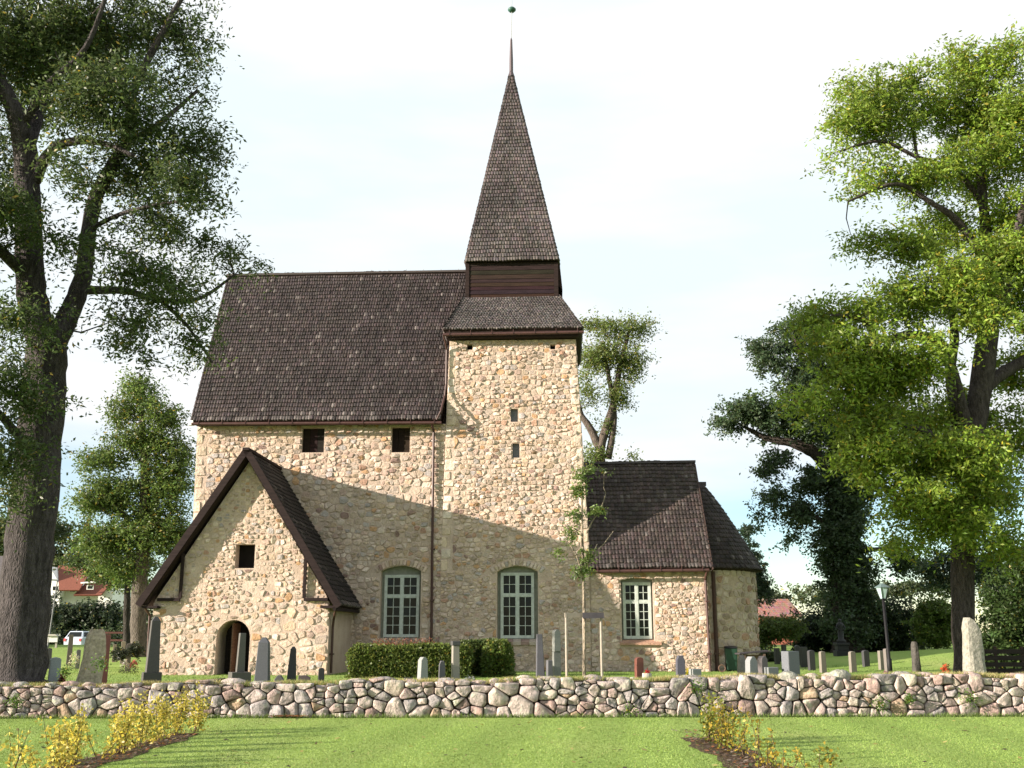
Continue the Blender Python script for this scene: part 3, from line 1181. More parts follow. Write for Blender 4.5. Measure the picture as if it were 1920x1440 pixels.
gutter((-12.55, -.52, 9.60), (-2.72, -.52, 9.56))
gutter((-2.72, -.48, 13.12), (2.86, -.48, 13.16))
gutter((3.0, -.42, 3.86), (7.36, -.42, 3.90))
mb = MB()
mb.box(-12.5, -2.74, -.38, -.0, 9.60, 9.66)
mb.box(-2.6, 2.68, -.36, 5.4, 13.02, 13.32)
mb.box(3.0, 7.42, -.26, .06, 3.88, 3.96)
mb.build('eaves_board', M['board'], church)


def pipe(pts, r=0.05, name='downpipe'):
    mb = MB()
    mb.tube(pts, r, 8)
    for z in np.arange(pts[-1][2] + .6, pts[-2][2] if len(pts) > 2 else pts[0][2], 1.9):
        q = pts[-1]
        mb.box(q[0] - r - .02, q[0] + r + .02, q[1] - r - .01, q[1] + .12, z, z + .05)
    return mb.build(name, M['metal'], church)


pipe([(-3.10, -.52, 9.56), (-3.08, -.40, 9.44), (-3.06, -.13, 9.30), (-3.04, -.13, 5.0), (-3.0, -.13, 0.3)])
pipe([(-2.70, -.48, 13.1), (-2.64, -.36, 12.9), (-2.60, -.12, 12.6), (-2.60, -.12, 11.2), (-2.64, -.20, 10.7), (-2.74, -.60, 10.0), (-2.90, -.60, 9.66)], .04)
pipe([(7.28, -.42, 3.86), (7.26, -.30, 3.72), (7.26, -.06, 3.55), (7.30, -.06, 0.25)])
pipe([(7.62, 0.35, 3.9), (7.62, .35, 2.0), (7.62, .35, .25)], 0.075)
pipe([(-5.80, PW - .2, 2.40), (-5.95, PW + .25, 2.05), (-5.98, PW + .3, 1.8), (-5.98, PW + .3, 0.3)], 0.045)
pipe([(-12.32, PW - .3, 2.46), (-12.24, PW - .05, 2.2), (-12.24, PW + .1, 0.3)], 0.045)
mb = MB()
mb.box(-12.68, -12.50, -.55, -.38, 9.55, 9.74)
mb.build('gutter_end', M['white'], church)

# windows
for (x0, x1, z0, z1), w, hole in ((WIN[0], 0.26, nave_hole), (WIN[1], 0.24, tow_hole), (WIN[2], 0.27, ch_hole)):
    win = bpy.data.objects.new('window', None)
    COL.objects.link(win); win.parent = church
    f_ = MB()
    t = 0.085
    zt_ = z1 - (z1 - z0) * 0.345
    xm = (x0 + x1) / 2
    f_.box(x0, x0 + t, w - .06, w + .04, z0, z1)
    f_.box(x1 - t, x1, w - .06, w + .04, z0, z1)
    f_.box(x0 + t, x1 - t, w - .058, w + .04, z1 - t, z1)
    f_.box(x0 + t, x1 - t, w - .058, w + .04, z0, z0 + t)
    f_.box(xm - .05, xm + .05, w - .064, w + .04, z0 + t, z1 - t)
    f_.box(x0 + t, x1 - t, w - .056, w + .04, zt_ - .045, zt_ + .045)
    f_.build('frame', M['frame'], win)
    b_ = MB()
    s_ = 0.022
    panes = []
    for cx0, cx1 in ((x0 + t, xm - .05), (xm + .05, x1 - t)):
        for cz0, cz1, nr in ((z0 + t, zt_ - .045, 4), (zt_ + .045, z1 - t, 2)):
            # casement rim
            rr = 0.025
            b_.box(cx0, cx0 + rr, w - .05, w + .02, cz0, cz1)
            b_.box(cx1 - rr, cx1, w - .05, w + .02, cz0, cz1)
            b_.box(cx0 + rr, cx1 - rr, w - .049, w + .02, cz0, cz0 + rr)
            b_.box(cx0 + rr, cx1 - rr, w - .049, w + .02, cz1 - rr, cz1)
            xc = (cx0 + cx1) / 2
            b_.box(xc - s_ / 2, xc + s_ / 2, w - .045, w + .02, cz0 + rr, cz1 - rr)
            hh = (cz1 - cz0 - 2 * rr) / nr
            for i in range(1, nr):
                zz = cz0 + rr + hh * i
                b_.box(cx0 + rr, cx1 - rr, w - .043, w + .018, zz - s_ / 2, zz + s_ / 2)
            for i in range(nr):
                for (pa, pb) in ((cx0 + rr, xc), (xc, cx1 - rr)):
                    panes.append((pa, pb, cz0 + rr + hh * i, cz0 + rr + hh * (i + 1)))
    b_.build('glazing_bars', M['frame'], win)
    for pa, pb, pc, pd in panes:
        g_ = MB()
        e = R.uniform(-.004, .004); e2 = R.uniform(-.004, .004)
        g_.add([(pa, w + e, pc), (pb, w - e, pc), (pb, w - e + e2, pd), (pa, w + e + e2, pd)], [(0, 1, 2, 3)])
        g_.build('pane', M['glass'], win)
    bk = MB()
    bk.add([(x, w + .045, z) for x, z in hole], [tuple(range(len(hole)))])
    bk.build('head_panel', M['head'], win)
    si = MB()
    if x0 > 3:
        si.hexa([(x0 - .16, -.10, z0 - .22), (x1 + .32, -.10, z0 - .22), (x1 + .32, .2, z0 - .16), (x0 - .16, .2, z0 - .16)],
                [(x0 - .16, -.10, z0 - .15), (x1 + .32, -.10, z0 - .15), (x1 + .32, .2, z0 - .03), (x0 - .16, .2, z0 - .03)], (0.36, 0.22, 0.16))
        si.build('sill', M['stone'], win)
    else:
        k = 5
        for i in range(k):
            a = x0 - .12 + (x1 - x0 + .24) * i / k; b = x0 - .12 + (x1 - x0 + .24) * (i + 1) / k - .015
            cc = (0.27, 0.19, 0.16) if i % 2 else (0.40, 0.34, 0.28)
            si.hexa([(a, -.12, z0 - .24), (b, -.12, z0 - .24), (b, .2, z0 - .24), (a, .2, z0 - .24)],
                    [(a, -.11, z0 - .13), (b, -.11, z0 - .13), (b, .2, z0 - .02), (a, .2, z0 - .02)], cc)
        si.build('sill', M['stone'], win)

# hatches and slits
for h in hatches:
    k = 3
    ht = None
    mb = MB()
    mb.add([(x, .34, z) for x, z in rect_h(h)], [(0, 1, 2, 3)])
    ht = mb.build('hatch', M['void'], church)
    for i in range(k):
        a = h[0] + (h[1] - h[0]) * i / k; b = h[0] + (h[1] - h[0]) * (i + 1) / k - .012
        mb = MB()
        mb.box(a, b, .18, .22, h[2] + .02, h[3], tuple(c * R.uniform(.8, 1.3) for c in (0.016, 0.011, 0.010)))
        mb.build('plank', M['plank'], ht)
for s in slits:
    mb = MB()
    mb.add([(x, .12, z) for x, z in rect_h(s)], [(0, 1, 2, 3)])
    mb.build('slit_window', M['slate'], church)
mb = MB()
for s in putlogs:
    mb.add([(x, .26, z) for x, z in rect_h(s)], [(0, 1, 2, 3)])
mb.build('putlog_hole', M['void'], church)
mb = MB()
for zz in (5.0,):
    pass

# ------------------------------------------------------------------ dry stone wall
FIELD = [((0.36, 0.33, 0.30), 10), ((0.41, 0.37, 0.33), 9), ((0.33, 0.32, 0.31), 8), ((0.38, 0.315, 0.285), 7), ((0.33, 0.255, 0.225), 4),
         ((0.45, 0.41, 0.34), 5), ((0.25, 0.245, 0.24), 4), ((0.38, 0.30, 0.21), 3), ((0.41, 0.365, 0.34), 5)]
wall = root('field_stone_wall', (0, 21.5, 0), math.atan(0.025))
tag(wall, 'long low dry wall of rounded field stones between lawn and churchyard', 'stone wall')


def wall_top(x):
    return 0.70 + 0.010 * max(-12, min(14, x)) + 0.02 * math.sin(x * 1.7) + 0.015 * math.sin(x * 4.1 + 1)


def boulder(poly, gap, depth, face):
    """full rounded stone, outline poly, bulging towards -y from y=face"""
    poly = clean(poly, 0.03)
    if len(poly) < 3:
        return None
    cx = sum(p[0] for p in poly) / len(poly); cz = sum(p[1] for p in poly) / len(poly)
    size = math.sqrt(area(poly))
    if size < 0.05:
        return None
    k = max(0.6, 1 - gap / size)
    pp = [((p[0] - cx) * k * R.uniform(.95, 1.04), (p[1] - cz) * k * R.uniform(.95, 1.04)) for p in poly]
    pp = chaikin(pp, R.uniform(.06, .16))
    n = len(pp)
    rings = [(0.80, 0.30), (1.01, 0.10), (1.02, -0.005), (0.93, -0.042 * R.uniform(.7, 1.3)), (0.66, -0.055 * R.uniform(.7, 1.4))]
    tx, tz = R.uniform(-.22, .22), R.uniform(-.28, .12)
    v = []
    sc = min(1.4, size / 0.3)
    for s_, y in rings:
        for p in pp:
            q = s_ * R.uniform(.95, 1.04)
            yy = y * (sc if y < 0 else 1)
            if y < 0:
                yy += (tx * p[0] + tz * p[1]) * (1 if s_ < .95 else .4) + R.uniform(-.014, .014)
            v.append((cx + p[0] * q, face + yy, cz + p[1] * q))
    v.append((cx, face - 0.06 * sc * R.uniform(.8, 1.2), cz))
    f_ = []
    for r in range(len(rings) - 1):
        for i in range(n):
            j = (i + 1) % n
            f_.append((r * n + i, r * n + j, (r + 1) * n + j, (r + 1) * n + i))
    b = (len(rings) - 1) * n
    for i in range(n):
        f_.append((b + i, b + (i + 1) % n, b + n))
    return v, f_


fst = []
X0, X1 = -13.5, 14.5
seeds = split_seeds(X0, X1, -0.04, 0.74, 0.026, 0.36, 1.6, 0.10)
# small wedging stones in some of the gaps
seeds += [(R.uniform(X0, X1), R.uniform(0, .7)) for _ in range(90)]
cl = cells(seeds, [(X0, -0.05), (X1, -0.05), (X1, .95), (X0, .95)], 0.9)
for sd, c in zip(seeds, cl):
    if c is None:
        continue
    c = clip(c, -0.0, 1, wall_top(sd[0]) + R.uniform(-.07, .05))
    if len(c) < 3:
        continue
    b_ = boulder(c, 0.016, 0.3, 0.0 + R.uniform(-.03, .03))
    if b_:
        fst.append((area(c) * (1.0 if abs(sd[0]) < 11.5 else .3), b_[0], b_[1], pick(FIELD)))
# capstones reaching over the wall's width
x = X0
while x < X1:
    w_ = R.uniform(.25, .6)
    if R.random() < .55:
        h = R.uniform(.05, .10)
        zt_ = wall_top(x) - .03
        v = []
        for (px_, pz_) in ((0, 0),):
            pass
        nn = 8
        f_ = []
        for k_, (s_, zz) in enumerate(((.85, -.06), (1, 0.0), (.85, h * .6), (.4, h))):
            for i in range(nn):
                a = 2 * math.pi * i / nn
                v.append((x + w_ / 2 + w_ / 2 * s_ * math.cos(a) * R.uniform(.92, 1.05), .33 + .2 * s_ * math.sin(a) * R.uniform(.9, 1.1), zt_ + zz + R.uniform(-.006, .006)))
        for r in range(3):
            for i in range(nn):
                j = (i + 1) % nn
                f_.append((r * nn + i, r * nn + j, (r + 1) * nn + j, (r + 1) * nn + i))
        f_.append(tuple(3 * nn + i for i in range(nn)))
        fst.append((.02, v, f_, pick(FIELD)))
    x += w_
# two pale lichened boulders lying on top
for bx, bw, bh in ((5.62, .46, .12), (6.62, .50, .14)):
    v, f_ = [], []
    nn = 12
    for s_, zz in ((.9, -.08), (1, -.0), (.93, bh * .45), (.66, bh * .85), (.3, bh)):
        for i in range(nn):
            a = 2 * math.pi * i / nn
            v.append((bx + bw / 2 * s_ * math.cos(a) * R.uniform(.9, 1.08) - .10 * zz * (3 if bx < 6 else -3), .22 + .17 * s_ * math.sin(a) * R.uniform(.85, 1.1), wall_top(bx) - .01 + zz * R.uniform(.8, 1.15)))
    for r in range(4):
        for i in range(nn):
            j = (i + 1) % nn
            f_.append((r * nn + i, r * nn + j, (r + 1) * nn + j, (r + 1) * nn + i))
    f_.append(tuple(4 * nn + i for i in range(nn)))
    fst.append((5.0, v, f_, (0.30, 0.30, 0.26)))
fst.sort(key=lambda s: -s[0])
mbr = MB()
for i, (a_, v, f_, c) in enumerate(fst):
    if i < 300:
        new_mesh('stone', v, f_, M['field'], wall, [c] * len(v), smooth=True)
    else:
        mbr.add(v, f_, c)
mbr.build('small_stones', M['field'], wall, smooth=True, kind='stuff')
mb = MB()
k = 56
vv = []
for i in range(k + 1):
    x = X0 + (X1 - X0) * i / k
    vv += [(x, .10, -.1), (x, .10, wall_top(x) - .10), (x, .62, wall_top(x) - .06), (x, .62, -.1)]
for i in range(k):
    b_ = i * 4
    mb.f += [(b_ + j, b_ + 4 + j, b_ + 5 + j, b_ + 1 + j) for j in range(3)]
mb.v = vv; mb.c = [(.10, .085, .07)] * len(vv)
mb.build('wall_core', M['soil'], wall)
print('field stones', len(fst))


# ------------------------------------------------------------------ leaves, trees
def leaf_arrays(C, L, W, cols, droop=0.35, rng=G, upb=0.0):
    n = len(C)
    d = rng.normal(size=(n, 3))
    d[:, 2] = d[:, 2] * 0.7 - droop
    d /= np.linalg.norm(d, axis=1)[:, None]
    s = np.cross(d, rng.normal(size=(n, 3)))
    s /= np.linalg.norm(s, axis=1)[:, None] + 1e-9
    nn = np.cross(d, s)
    Lr = (L * rng.uniform(.6, 1.3, n))[:, None]
    Wr = (W * rng.uniform(.7, 1.25, n))[:, None]
    v = np.empty((n, 4, 3))
    v[:, 0] = C
    v[:, 1] = C + d * Lr * .45 + s * Wr * .5 + nn * Wr * .15
    v[:, 2] = C + d * Lr
    v[:, 3] = C + d * Lr * .45 - s * Wr * .5 + nn * Wr * .15
    F_ = (np.arange(n)[:, None] * 4 + np.arange(4)[None]).astype(np.int32)
    return v.reshape(-1, 3), F_, np.repeat(cols, 4, 0)


def leaf_cols(n, base, var=0.35, yellow=0.05, ycol=(0.25, 0.20, 0.03), rng=G):
    c = np.array(base)[None] * rng.uniform(1 - var, 1 + var, (n, 1)) * rng.uniform(.9, 1.1, (n, 3))
    m = rng.random(n) < yellow
    c[m] = np.array(ycol) * rng.uniform(.6, 1.2, (m.sum(), 1))
    return c


def catmull(pts, sub=5):
    pts = [np.array(p, float) for p in pts]
    if len(pts) < 3:
        return [pts[0] + (pts[-1] - pts[0]) * i / sub for i in range(sub + 1)]
    o = []
    for i in range(len(pts) - 1):
        p0 = pts[max(i - 1, 0)]; p1 = pts[i]; p2 = pts[i + 1]; p3 = pts[min(i + 2, len(pts) - 1)]
        for k in range(sub):
            t = k / sub
            o.append(0.5 * ((2 * p1) + (-p0 + p2) * t + (2 * p0 - 5 * p1 + 4 * p2 - p3) * t * t + (-p0 + 3 * p1 - 3 * p2 + p3) * t ** 3))
    o.append(pts[-1])
    return o


def tree(name, label, Y, limbs, clumps, n_anchor, n_leaf, leaf_col, L, W, bark=(0.16, 0.135, 0.11), spread=0.42, yellow=0.04, group=None,
         drift=2.2, cat='tree', seed=1, twig_r=0.02, var=.35, min_z=None, flat=.75, ycol=(0.25, 0.20, 0.03)):
    """limbs: lists of (px, py, r_px, dY). clumps: (px, py, rx, ry, dY). Built in world space round a root at the trunk's foot."""
    rng = np.random.default_rng(seed)
    base = P(limbs[0][0][0], limbs[0][0][1], Y) if limbs else P(clumps[0][0], clumps[0][1], Y)
    bz = gz(base[0], Y)
    o0 = np.array((base[0], Y, bz))
    rt = root(name, o0)
    tag(rt, label, cat, group)
    nodes = []
    mb = MB()
    mb.col = bark
    for li, lb in enumerate(limbs):
        pr = []
        for j, q in enumerate(lb):
            dy = q[3] if len(q) > 3 else 0.0
            p = P(q[0], q[1], Y + dy)
            if li == 0 and j == 0:
                p[2] = bz - 0.15
            pr.append(np.append(p, q[2] * pxm(q[0], q[1], Y + dy)))
        sm = catmull(pr, 6)
        pts = [s[:3] - o0 for s in sm]
        rad = [max(.006, s[3]) for s in sm]
        pts = [p + rng.normal(0, .035, 3) * r for p, r in zip(pts, rad)]
        if li == 0:
            rad[0] *= 1.35; rad[1] *= 1.15
        mb.tube(pts, [r * rng.uniform(.975, 1.025) for r in rad], 12 if rad[0] > .15 else 7, cap=True)
        for p, r in zip(pts, rad):
            nodes.append((p, r))
    NP = np.array([p for p, r in nodes]) if nodes else np.zeros((0, 3))
    NR_ = [r for p, r in nodes]
    wts = np.array([c[2] * c[3] for c in clumps], float); wts /= wts.sum()
    A_ = []
    cid = rng.choice(len(clumps), n_anchor, p=wts)
    for i in cid:
        c = clumps[i]
        dy = c[4] if len(c) > 4 else 0.0
        Yc = Y + dy
        m = pxm(c[0], c[1], Yc)
        ctr = P(c[0], c[1], Yc)
        d = rng.normal(size=3); d /= np.linalg.norm(d)
        r = rng.random() ** 0.55
        rd = min(c[2], c[3]) * 1.1 * m
        A_.append(ctr + d * r * np.array((c[2] * m, max(rd, drift * .6), c[3] * m)) - o0)
    A_ = np.array(A_)
    # twigs: each anchor joins the nearest wood
    if len(NP):
        d0 = np.sqrt(((A_[:, None] - NP[None]) ** 2).sum(2)).min(1)
        order = np.argsort(d0)
        pts_all = np.concatenate([NP, np.zeros((len(A_), 3))])
        r_all = np.array(NR_ + [0.0] * len(A_))
        cnt = len(NP)
        for i in order:
            dd = ((pts_all[:cnt] - A_[i]) ** 2).sum(1) + (pts_all[:cnt, 2] > A_[i][2]) * .8
            j = int(np.argmin(dd))
            a, b = pts_all[j], A_[i]
            ln = np.linalg.norm(b - a)
            if ln > 3.5:
                pts_all[cnt] = b; r_all[cnt] = .01; cnt += 1
            r0 = min(r_all[j] * .7, twig_r * (0.6 + .5 * ln)); r0 = max(r0, .009)
            mid = (a + b) / 2 + rng.normal(0, .08, 3) * ln + np.array((0, 0, -.06 * ln))
            mb.tube([a, mid, b], [r0, r0 * .8, r0 * .5], 4, cap=False)
            pts_all[cnt - (1 if ln > 3.5 else 0)] = b
            if ln <= 3.5:
                r_all[cnt] = r0 * .7; cnt += 1
        pass
    if limbs:
        mb.build('trunk', M['bark'], rt, smooth=True)
    # leaves
    per = rng.poisson(n_leaf / len(A_), len(A_))
    per = (per * rng.uniform(.35, 1.65, len(A_))).astype(int)
    idx = np.repeat(np.arange(len(A_)), per)
    NS = 5
    dr = rng.normal(size=(len(A_), NS, 3)) * np.array((1, 1, flat * .8)) + np.array((0, 0, -.12))
    dr /= np.linalg.norm(dr, axis=2)[:, :, None]
    sl = rng.uniform(.7, 2.3, (len(A_), NS)) * spread
    wh = rng.integers(0, NS, len(idx)); tt = rng.random(len(idx)) ** .8
    off = dr[idx, wh] * (sl[idx, wh] * tt)[:, None] + rng.normal(size=(len(idx), 3)) * spread * .20
    off[:, 2] -= (tt ** 2) * .25 * spread
    tone = rng.uniform(.75, 1.3, len(A_))
    Cc = leaf_cols(len(idx), leaf_col, var, yellow, ycol, rng) * tone[idx][:, None]
    pos = A_[idx] + off
    if min_z is not None:
        k = pos[:, 2] > min_z
        pos = pos[k]; Cc = Cc[k]
    v, f, c = leaf_arrays(pos, L, W, Cc, rng=rng)
    new_mesh('crown' if limbs else 'foliage', v, f, M['leaf'], rt, c)
    return rt


def ell(*a):
    return a


T1 = [
    [(35, 1276, 50), (42, 1160, 46), (58, 1010, 43), (72, 860, 41), (82, 730, 38), (88, 650, 36)],
    [(88, 665, 30), (62, 570, 27), (54, 460, 24), (50, 330, 22), (40, 240, 20, -.3), (12, 175, 14, -.6), (-35, 80, 12, -1), (-80, -30, 8, -1.4)],
    [(50, 280, 14), (72, 215, 10, .5), (92, 120, 8, 1), (100, 20, 6, 1.5)],
    [(92, 660, 24), (128, 592, 19, .3), (155, 520, 16, .6), (165, 440, 14, .8), (180, 370, 13, 1), (212, 308, 12, .8), (240, 260, 11, .5), (250, 170, 8, .2), (300, 70, 6, 0), (350, -20, 4, 0)],
    [(66, 340, 11), (90, 288, 9, -.4), (130, 266, 8, -.8), (190, 268, 6, -1.2), (250, 292, 4, -1.5)],
    [(150, 545, 9, .5), (230, 545, 7, 1), (300, 562, 5, 1.4), (372, 560, 4, 1.7), (440, 515, 2, 2)],
    [(300, 562, 4, 1.4), (350, 610, 3, 1.6), (398, 680, 2, 1.8)],
    [(238, 268, 6, .5), (300, 230, 5, 1), (370, 170, 3, 1.5)],
    [(168, 430, 5, .8), (230, 400, 4, .3), (320, 380, 3, -.2), (400, 375, 2, -.5)],
    [(52, 520, 12, 0), (0, 470, 10, -1), (-70, 420, 8, -1.8), (-150, 330, 5, -2.5)],
    [(70, 860, 10, -.3), (20, 800, 8, -1.4), (-40, 740, 6, -2.2), (-120, 700, 4, -3)],
    [(40, 240, 9, -.3), (90, 160, 7, -1), (160, 90, 5, -1.4), (200, -10, 4, -1.6)],
]
T1C = [(60, 60, 150, 110, 0), (200, 50, 120, 90, 1), (320, 45, 75, 60, .5), (370, 110, 40, 40, .5), (330, 165, 70, 35, 1.5), (200, 190, 130, 80, -1.5), (70, 190, 70, 60, 1.5),
       (330, 260, 90, 50, 0), (260, 320, 90, 50, 1), (385, 270, 40, 30, 0), (350, 340, 60, 40, -1), (310, 420, 110, 40, 1), (430, 480, 55, 26, 2), (270, 500, 90, 45, -1),
       (340, 560, 75, 45, 1.5), (240, 600, 50, 40, -.5), (365, 640, 35, 40, 1.5), (260, 650, 30, 22, -.5), (130, 330, 40, 40, -2), (140, 460, 45, 40, -1),
       (30, 600, 60, 60, -2), (30, 730, 50, 70, -2), (15, 860, 45, 70, -2.3), (10, 400, 60, 50, -2), (-10, 930, 30, 30, -2.3), (120, 740, 8, 30, -.5), (112, 560, 16, 16, -2),
       (-110, 120, 130, 150, -1), (-130, 420, 120, 160, -2), (-150, 720, 110, 120, -3), (150, -110, 220, 90, 0), (-60, -120, 160, 90, 0), (200, 120, 120, 60, 3), (100, 100, 120, 80, 4), (-40, 300, 100, 100, 4)]
tree('ash_tree', 'large old ash tree with forked trunk rising beside the left end of the wall', 25, T1, T1C, 2300, 158000, (0.052, 0.086, 0.022), .14, .052,
     bark=(0.064, 0.057, 0.058), spread=.46, seed=3, yellow=.02)

T4 = [
    [(1812, 1266, 23), (1806, 1150, 21), (1806, 1050, 22), (1815, 920, 20), (1826, 810, 20), (1842, 710, 21), (1852, 620, 19)],
    [(1852, 640, 15), (1866, 540, 12, .3), (1850, 440, 10, .5), (1840, 340, 8, .6), (1838, 260, 6, .8), (1850, 160, 4, 1)],
    [(1855, 620, 13), (1885, 540, 10, -.4), (1905, 440, 8, -.8), (1940, 320, 6, -1)],
    [(1838, 740, 12), (1870, 706, 12, .4), (1915, 680, 11, .8), (1980, 640, 8, 1)],
    [(1818, 820, 12), (1790, 715, 11, -.4), (1765, 645, 10, -.8), (1710, 628, 8, -1.2), (1650, 636, 7, -1.6), (1618, 600, 5, -2), (1560, 590, 3, -2.4)],
    [(1795, 800, 9, .3), (1782, 700, 10, .8), (1790, 620, 8, 1.2), (1770, 520, 6, 1.4), (1740, 440, 4, 1.4)],
    [(1862, 520, 8), (1800, 420, 7, -.5), (1745, 380, 5, -1), (1680, 345, 4, -1.4), (1590, 378, 2, -1.8)],
    [(1842, 380, 6, .5), (1790, 320, 5, .2), (1720, 295, 4, 0), (1650, 265, 3, -.2), (1570, 285, 2, -.4)],
    [(1812, 880, 9), (1740, 812, 7, -.8), (1670, 790, 5, -1.6), (1600, 740, 3, -2.2)],
    [(1838, 330, 4, .6), (1870, 250, 5, .2), (1915, 205, 4, 0), (1960, 190, 3, 0)],
    [(1720, 300, 3, 0), (1710, 240, 3, .2), (1690, 180, 2, .4)],
    [(1810, 990, 7), (1740, 960, 5, -1), (1680, 930, 4, -1.6), (1630, 890, 2, -2)],
]
T4C = [(1615, 185, 60, 45, 0), (1585, 220, 40, 35, -.5), (1690, 160, 60, 38, .5), (1650, 225, 80, 35, 0), (1805, 130, 60, 45, 1), (1880, 115, 50, 42, 0), (1760, 205, 60, 45, 1), (1570, 285, 28, 14, -.4),
       (1830, 220, 70, 60, 1), (1640, 320, 60, 22, -1), (1600, 350, 32, 14, -1.6), (1720, 335, 70, 45, -.5), (1830, 330, 60, 40, 1.5), (1900, 400, 50, 60, 0), (1620, 455, 45, 18, -1), (1690, 460, 70, 30, -1),
       (1770, 430, 70, 50, 1), (1850, 480, 70, 50, -.5), (1600, 590, 85, 35, -2), (1530, 600, 40, 28, -1), (1700, 560, 80, 45, -1), (1790, 560, 60, 50, 1), (1590, 700, 75, 45, -2.5), (1530, 745, 40, 22, -2.8),
       (1680, 700, 80, 50, -2), (1630, 790, 80, 45, -2.5), (1600, 850, 50, 35, -2.6), (1640, 880, 30, 30, -2.4), (1720, 780, 70, 45, 1), (1730, 870, 70, 50, -1.5), (1800, 780, 50, 60, 2.5), (1880, 820, 50, 60, 1), (1880, 560, 50, 50, 1),
       (1760, 960, 70, 40, -1.6), (1850, 930, 60, 60, -1), (1690, 950, 40, 25, -2), (1890, 700, 40, 40, 2), (1960, 250, 70, 150, 0), (1980, 600, 70, 200, 1), (2010, 900, 80, 150, 0), (1700, 1020, 40, 20, -1), (1870, 1020, 50, 40, -1), (1790, 860, 60, 50, -3), (1850, 860, 60, 50, -3), (1720, 920, 60, 40, -3), (1800, 980, 70, 34, -2.5), (1640, 650, 60, 30, -3), (1740, 660, 60, 40, -3), (1860, 590, 50, 40, -2.5), (1800, 520, 60, 40, -2.5), (1500, 752, 36, 14, -2.9), (1560, 640, 60, 30, -2.6), (1660, 850, 50, 40, -3), (1900, 200, 45, 50, -.5), (1870, 290, 50, 40, -.5), (1790, 300, 50, 34, -.5), (1900, 480, 40, 50, -1)]
tree('ash_tree', 'tall sunlit yellow green ash tree with arching limbs behind the pale standing stone', 34, T4, T4C, 2600, 200000, (0.165, 0.245, 0.030), .17, .066,
     bark=(0.07, 0.06, 0.058), spread=.50, seed=5, yellow=.06, ycol=(.30, .27, .03))

T5 = [
    [(1590, 1215, 26), (1586, 1120, 27), (1582, 1010, 24), (1572, 920, 18), (1540, 860, 13), (1490, 832, 9), (1440, 822, 6), (1395, 800, 3)],
    [(1572, 920, 14), (1560, 820, 10), (1530, 740, 8), (1500, 660, 6), (1480, 610, 4)],
    [(1575, 940, 10), (1600, 840, 8), (1610, 740, 6)],
    [(1580, 1010, 7), (1530, 970, 5), (1480, 950, 3)],
    [(1584, 1040, 6), (1640, 1030, 4), (1700, 1030, 2)],
]
T5C = [(1395, 760, 45, 25, 0), (1370, 790, 30, 22, 0), (1440, 780, 50, 35, 0), (1450, 670, 45, 32, 0), (1420, 650, 30, 14, 0), (1500, 620, 50, 40, 0), (1540, 690, 55, 45, 0), (1500, 800, 50, 40, 0),
       (1460, 930, 35, 22, 0), (1430, 970, 28, 15, 0), (1440, 880, 20, 12, 0), (1500, 960, 30, 30, 0), (1560, 800, 50, 60, 0), (1620, 780, 50, 60, 0),
       (1565, 900, 38, 42, 0), (1580, 970, 46, 48, 0), (1588, 1050, 52, 44, 0), (1596, 1115, 58, 40, 0), (1580, 970, 36, 90, -.3), (1585, 1070, 44, 80, -.3), (1690, 1050, 30, 25, 0), (1480, 1010, 18, 10, 0), (1590, 1170, 50, 34, -.5), (1560, 1010, 40, 40, -.5), (1610, 900, 40, 50, 0), (1500, 720, 50, 50, 0), (1460, 860, 30, 24, 0), (1520, 900, 40, 30, 0)]
tree('ivy_covered_tree', 'dark old tree with trunk wrapped in thick ivy behind the lamp post', 52, T5, T5C, 1500, 100000, (0.050, 0.084, 0.042), .19, .10,
     bark=(0.06, 0.05, 0.045), spread=.42, seed=8, yellow=.0)

T3 = [
    [(1128, 1195, 12), (1130, 1000, 11), (1130, 900, 10), (1126, 840, 9), (1150, 760, 7), (1162, 690, 5), (1180, 620, 3)],
    [(1128, 850, 8), (1108, 806, 7), (1088, 772, 5), (1080, 720, 3)],
    [(1140, 860, 7), (1152, 780, 5), (1140, 700, 4), (1130, 640, 3)],
]
T3C = [(1130, 615, 38, 20, 0), (1180, 615, 34, 22, 0), (1212, 608, 14, 10, 0), (1115, 670, 32, 32, 0), (1185, 680, 22, 40, 0), (1100, 730, 18, 40, 0), (1160, 740, 22, 30, 0), (1150, 660, 30, 30, 0),
       (1115, 850, 26, 14, 0), (1130, 800, 16, 20, 0), (1180, 858, 22, 8, 0), (1100, 600, 14, 12, 0)]
tree('birch_tree', 'slim green tree with forked stems behind the tower and chancel roof', 54, T3, T3C, 480, 15000, (0.120, 0.165, 0.045), .17, .075,
     bark=(0.12, 0.10, 0.085), spread=.50, seed=9)

T2 = [
    [(262, 1224, 15), (260, 1130, 14), (268, 1030, 12), (272, 900, 9), (266, 780, 5), (262, 700, 2)],
    [(268, 1030, 6), (230, 960, 4), (190, 900, 2)], [(270, 980, 6), (310, 900, 4), (330, 820, 2)], [(268, 1050, 5), (210, 1020, 3), (160, 1010, 2)],
]
T2C = [(262, 735, 32, 36, 0), (225, 775, 22, 32, 0), (305, 780, 34, 36, 0), (268, 830, 70, 40, 0), (190, 860, 42, 20, 0), (215, 925, 70, 42, 0), (310, 900, 50, 60, 0), (280, 985, 75, 45, 0), (195, 1010, 50, 34, 0),
       (325, 1010, 36, 44, 0), (340, 850, 24, 24, 0), (170, 945, 30, 14, 0), (230, 1060, 50, 22, 0)]
tree('lime_tree', 'straight middle sized green tree standing between the white house and the church', 50, T2, T2C, 1000, 52000, (0.085, 0.140, 0.032), .17, .08,
     bark=(0.12, 0.105, 0.09), spread=.5, seed=12, yellow=.03)
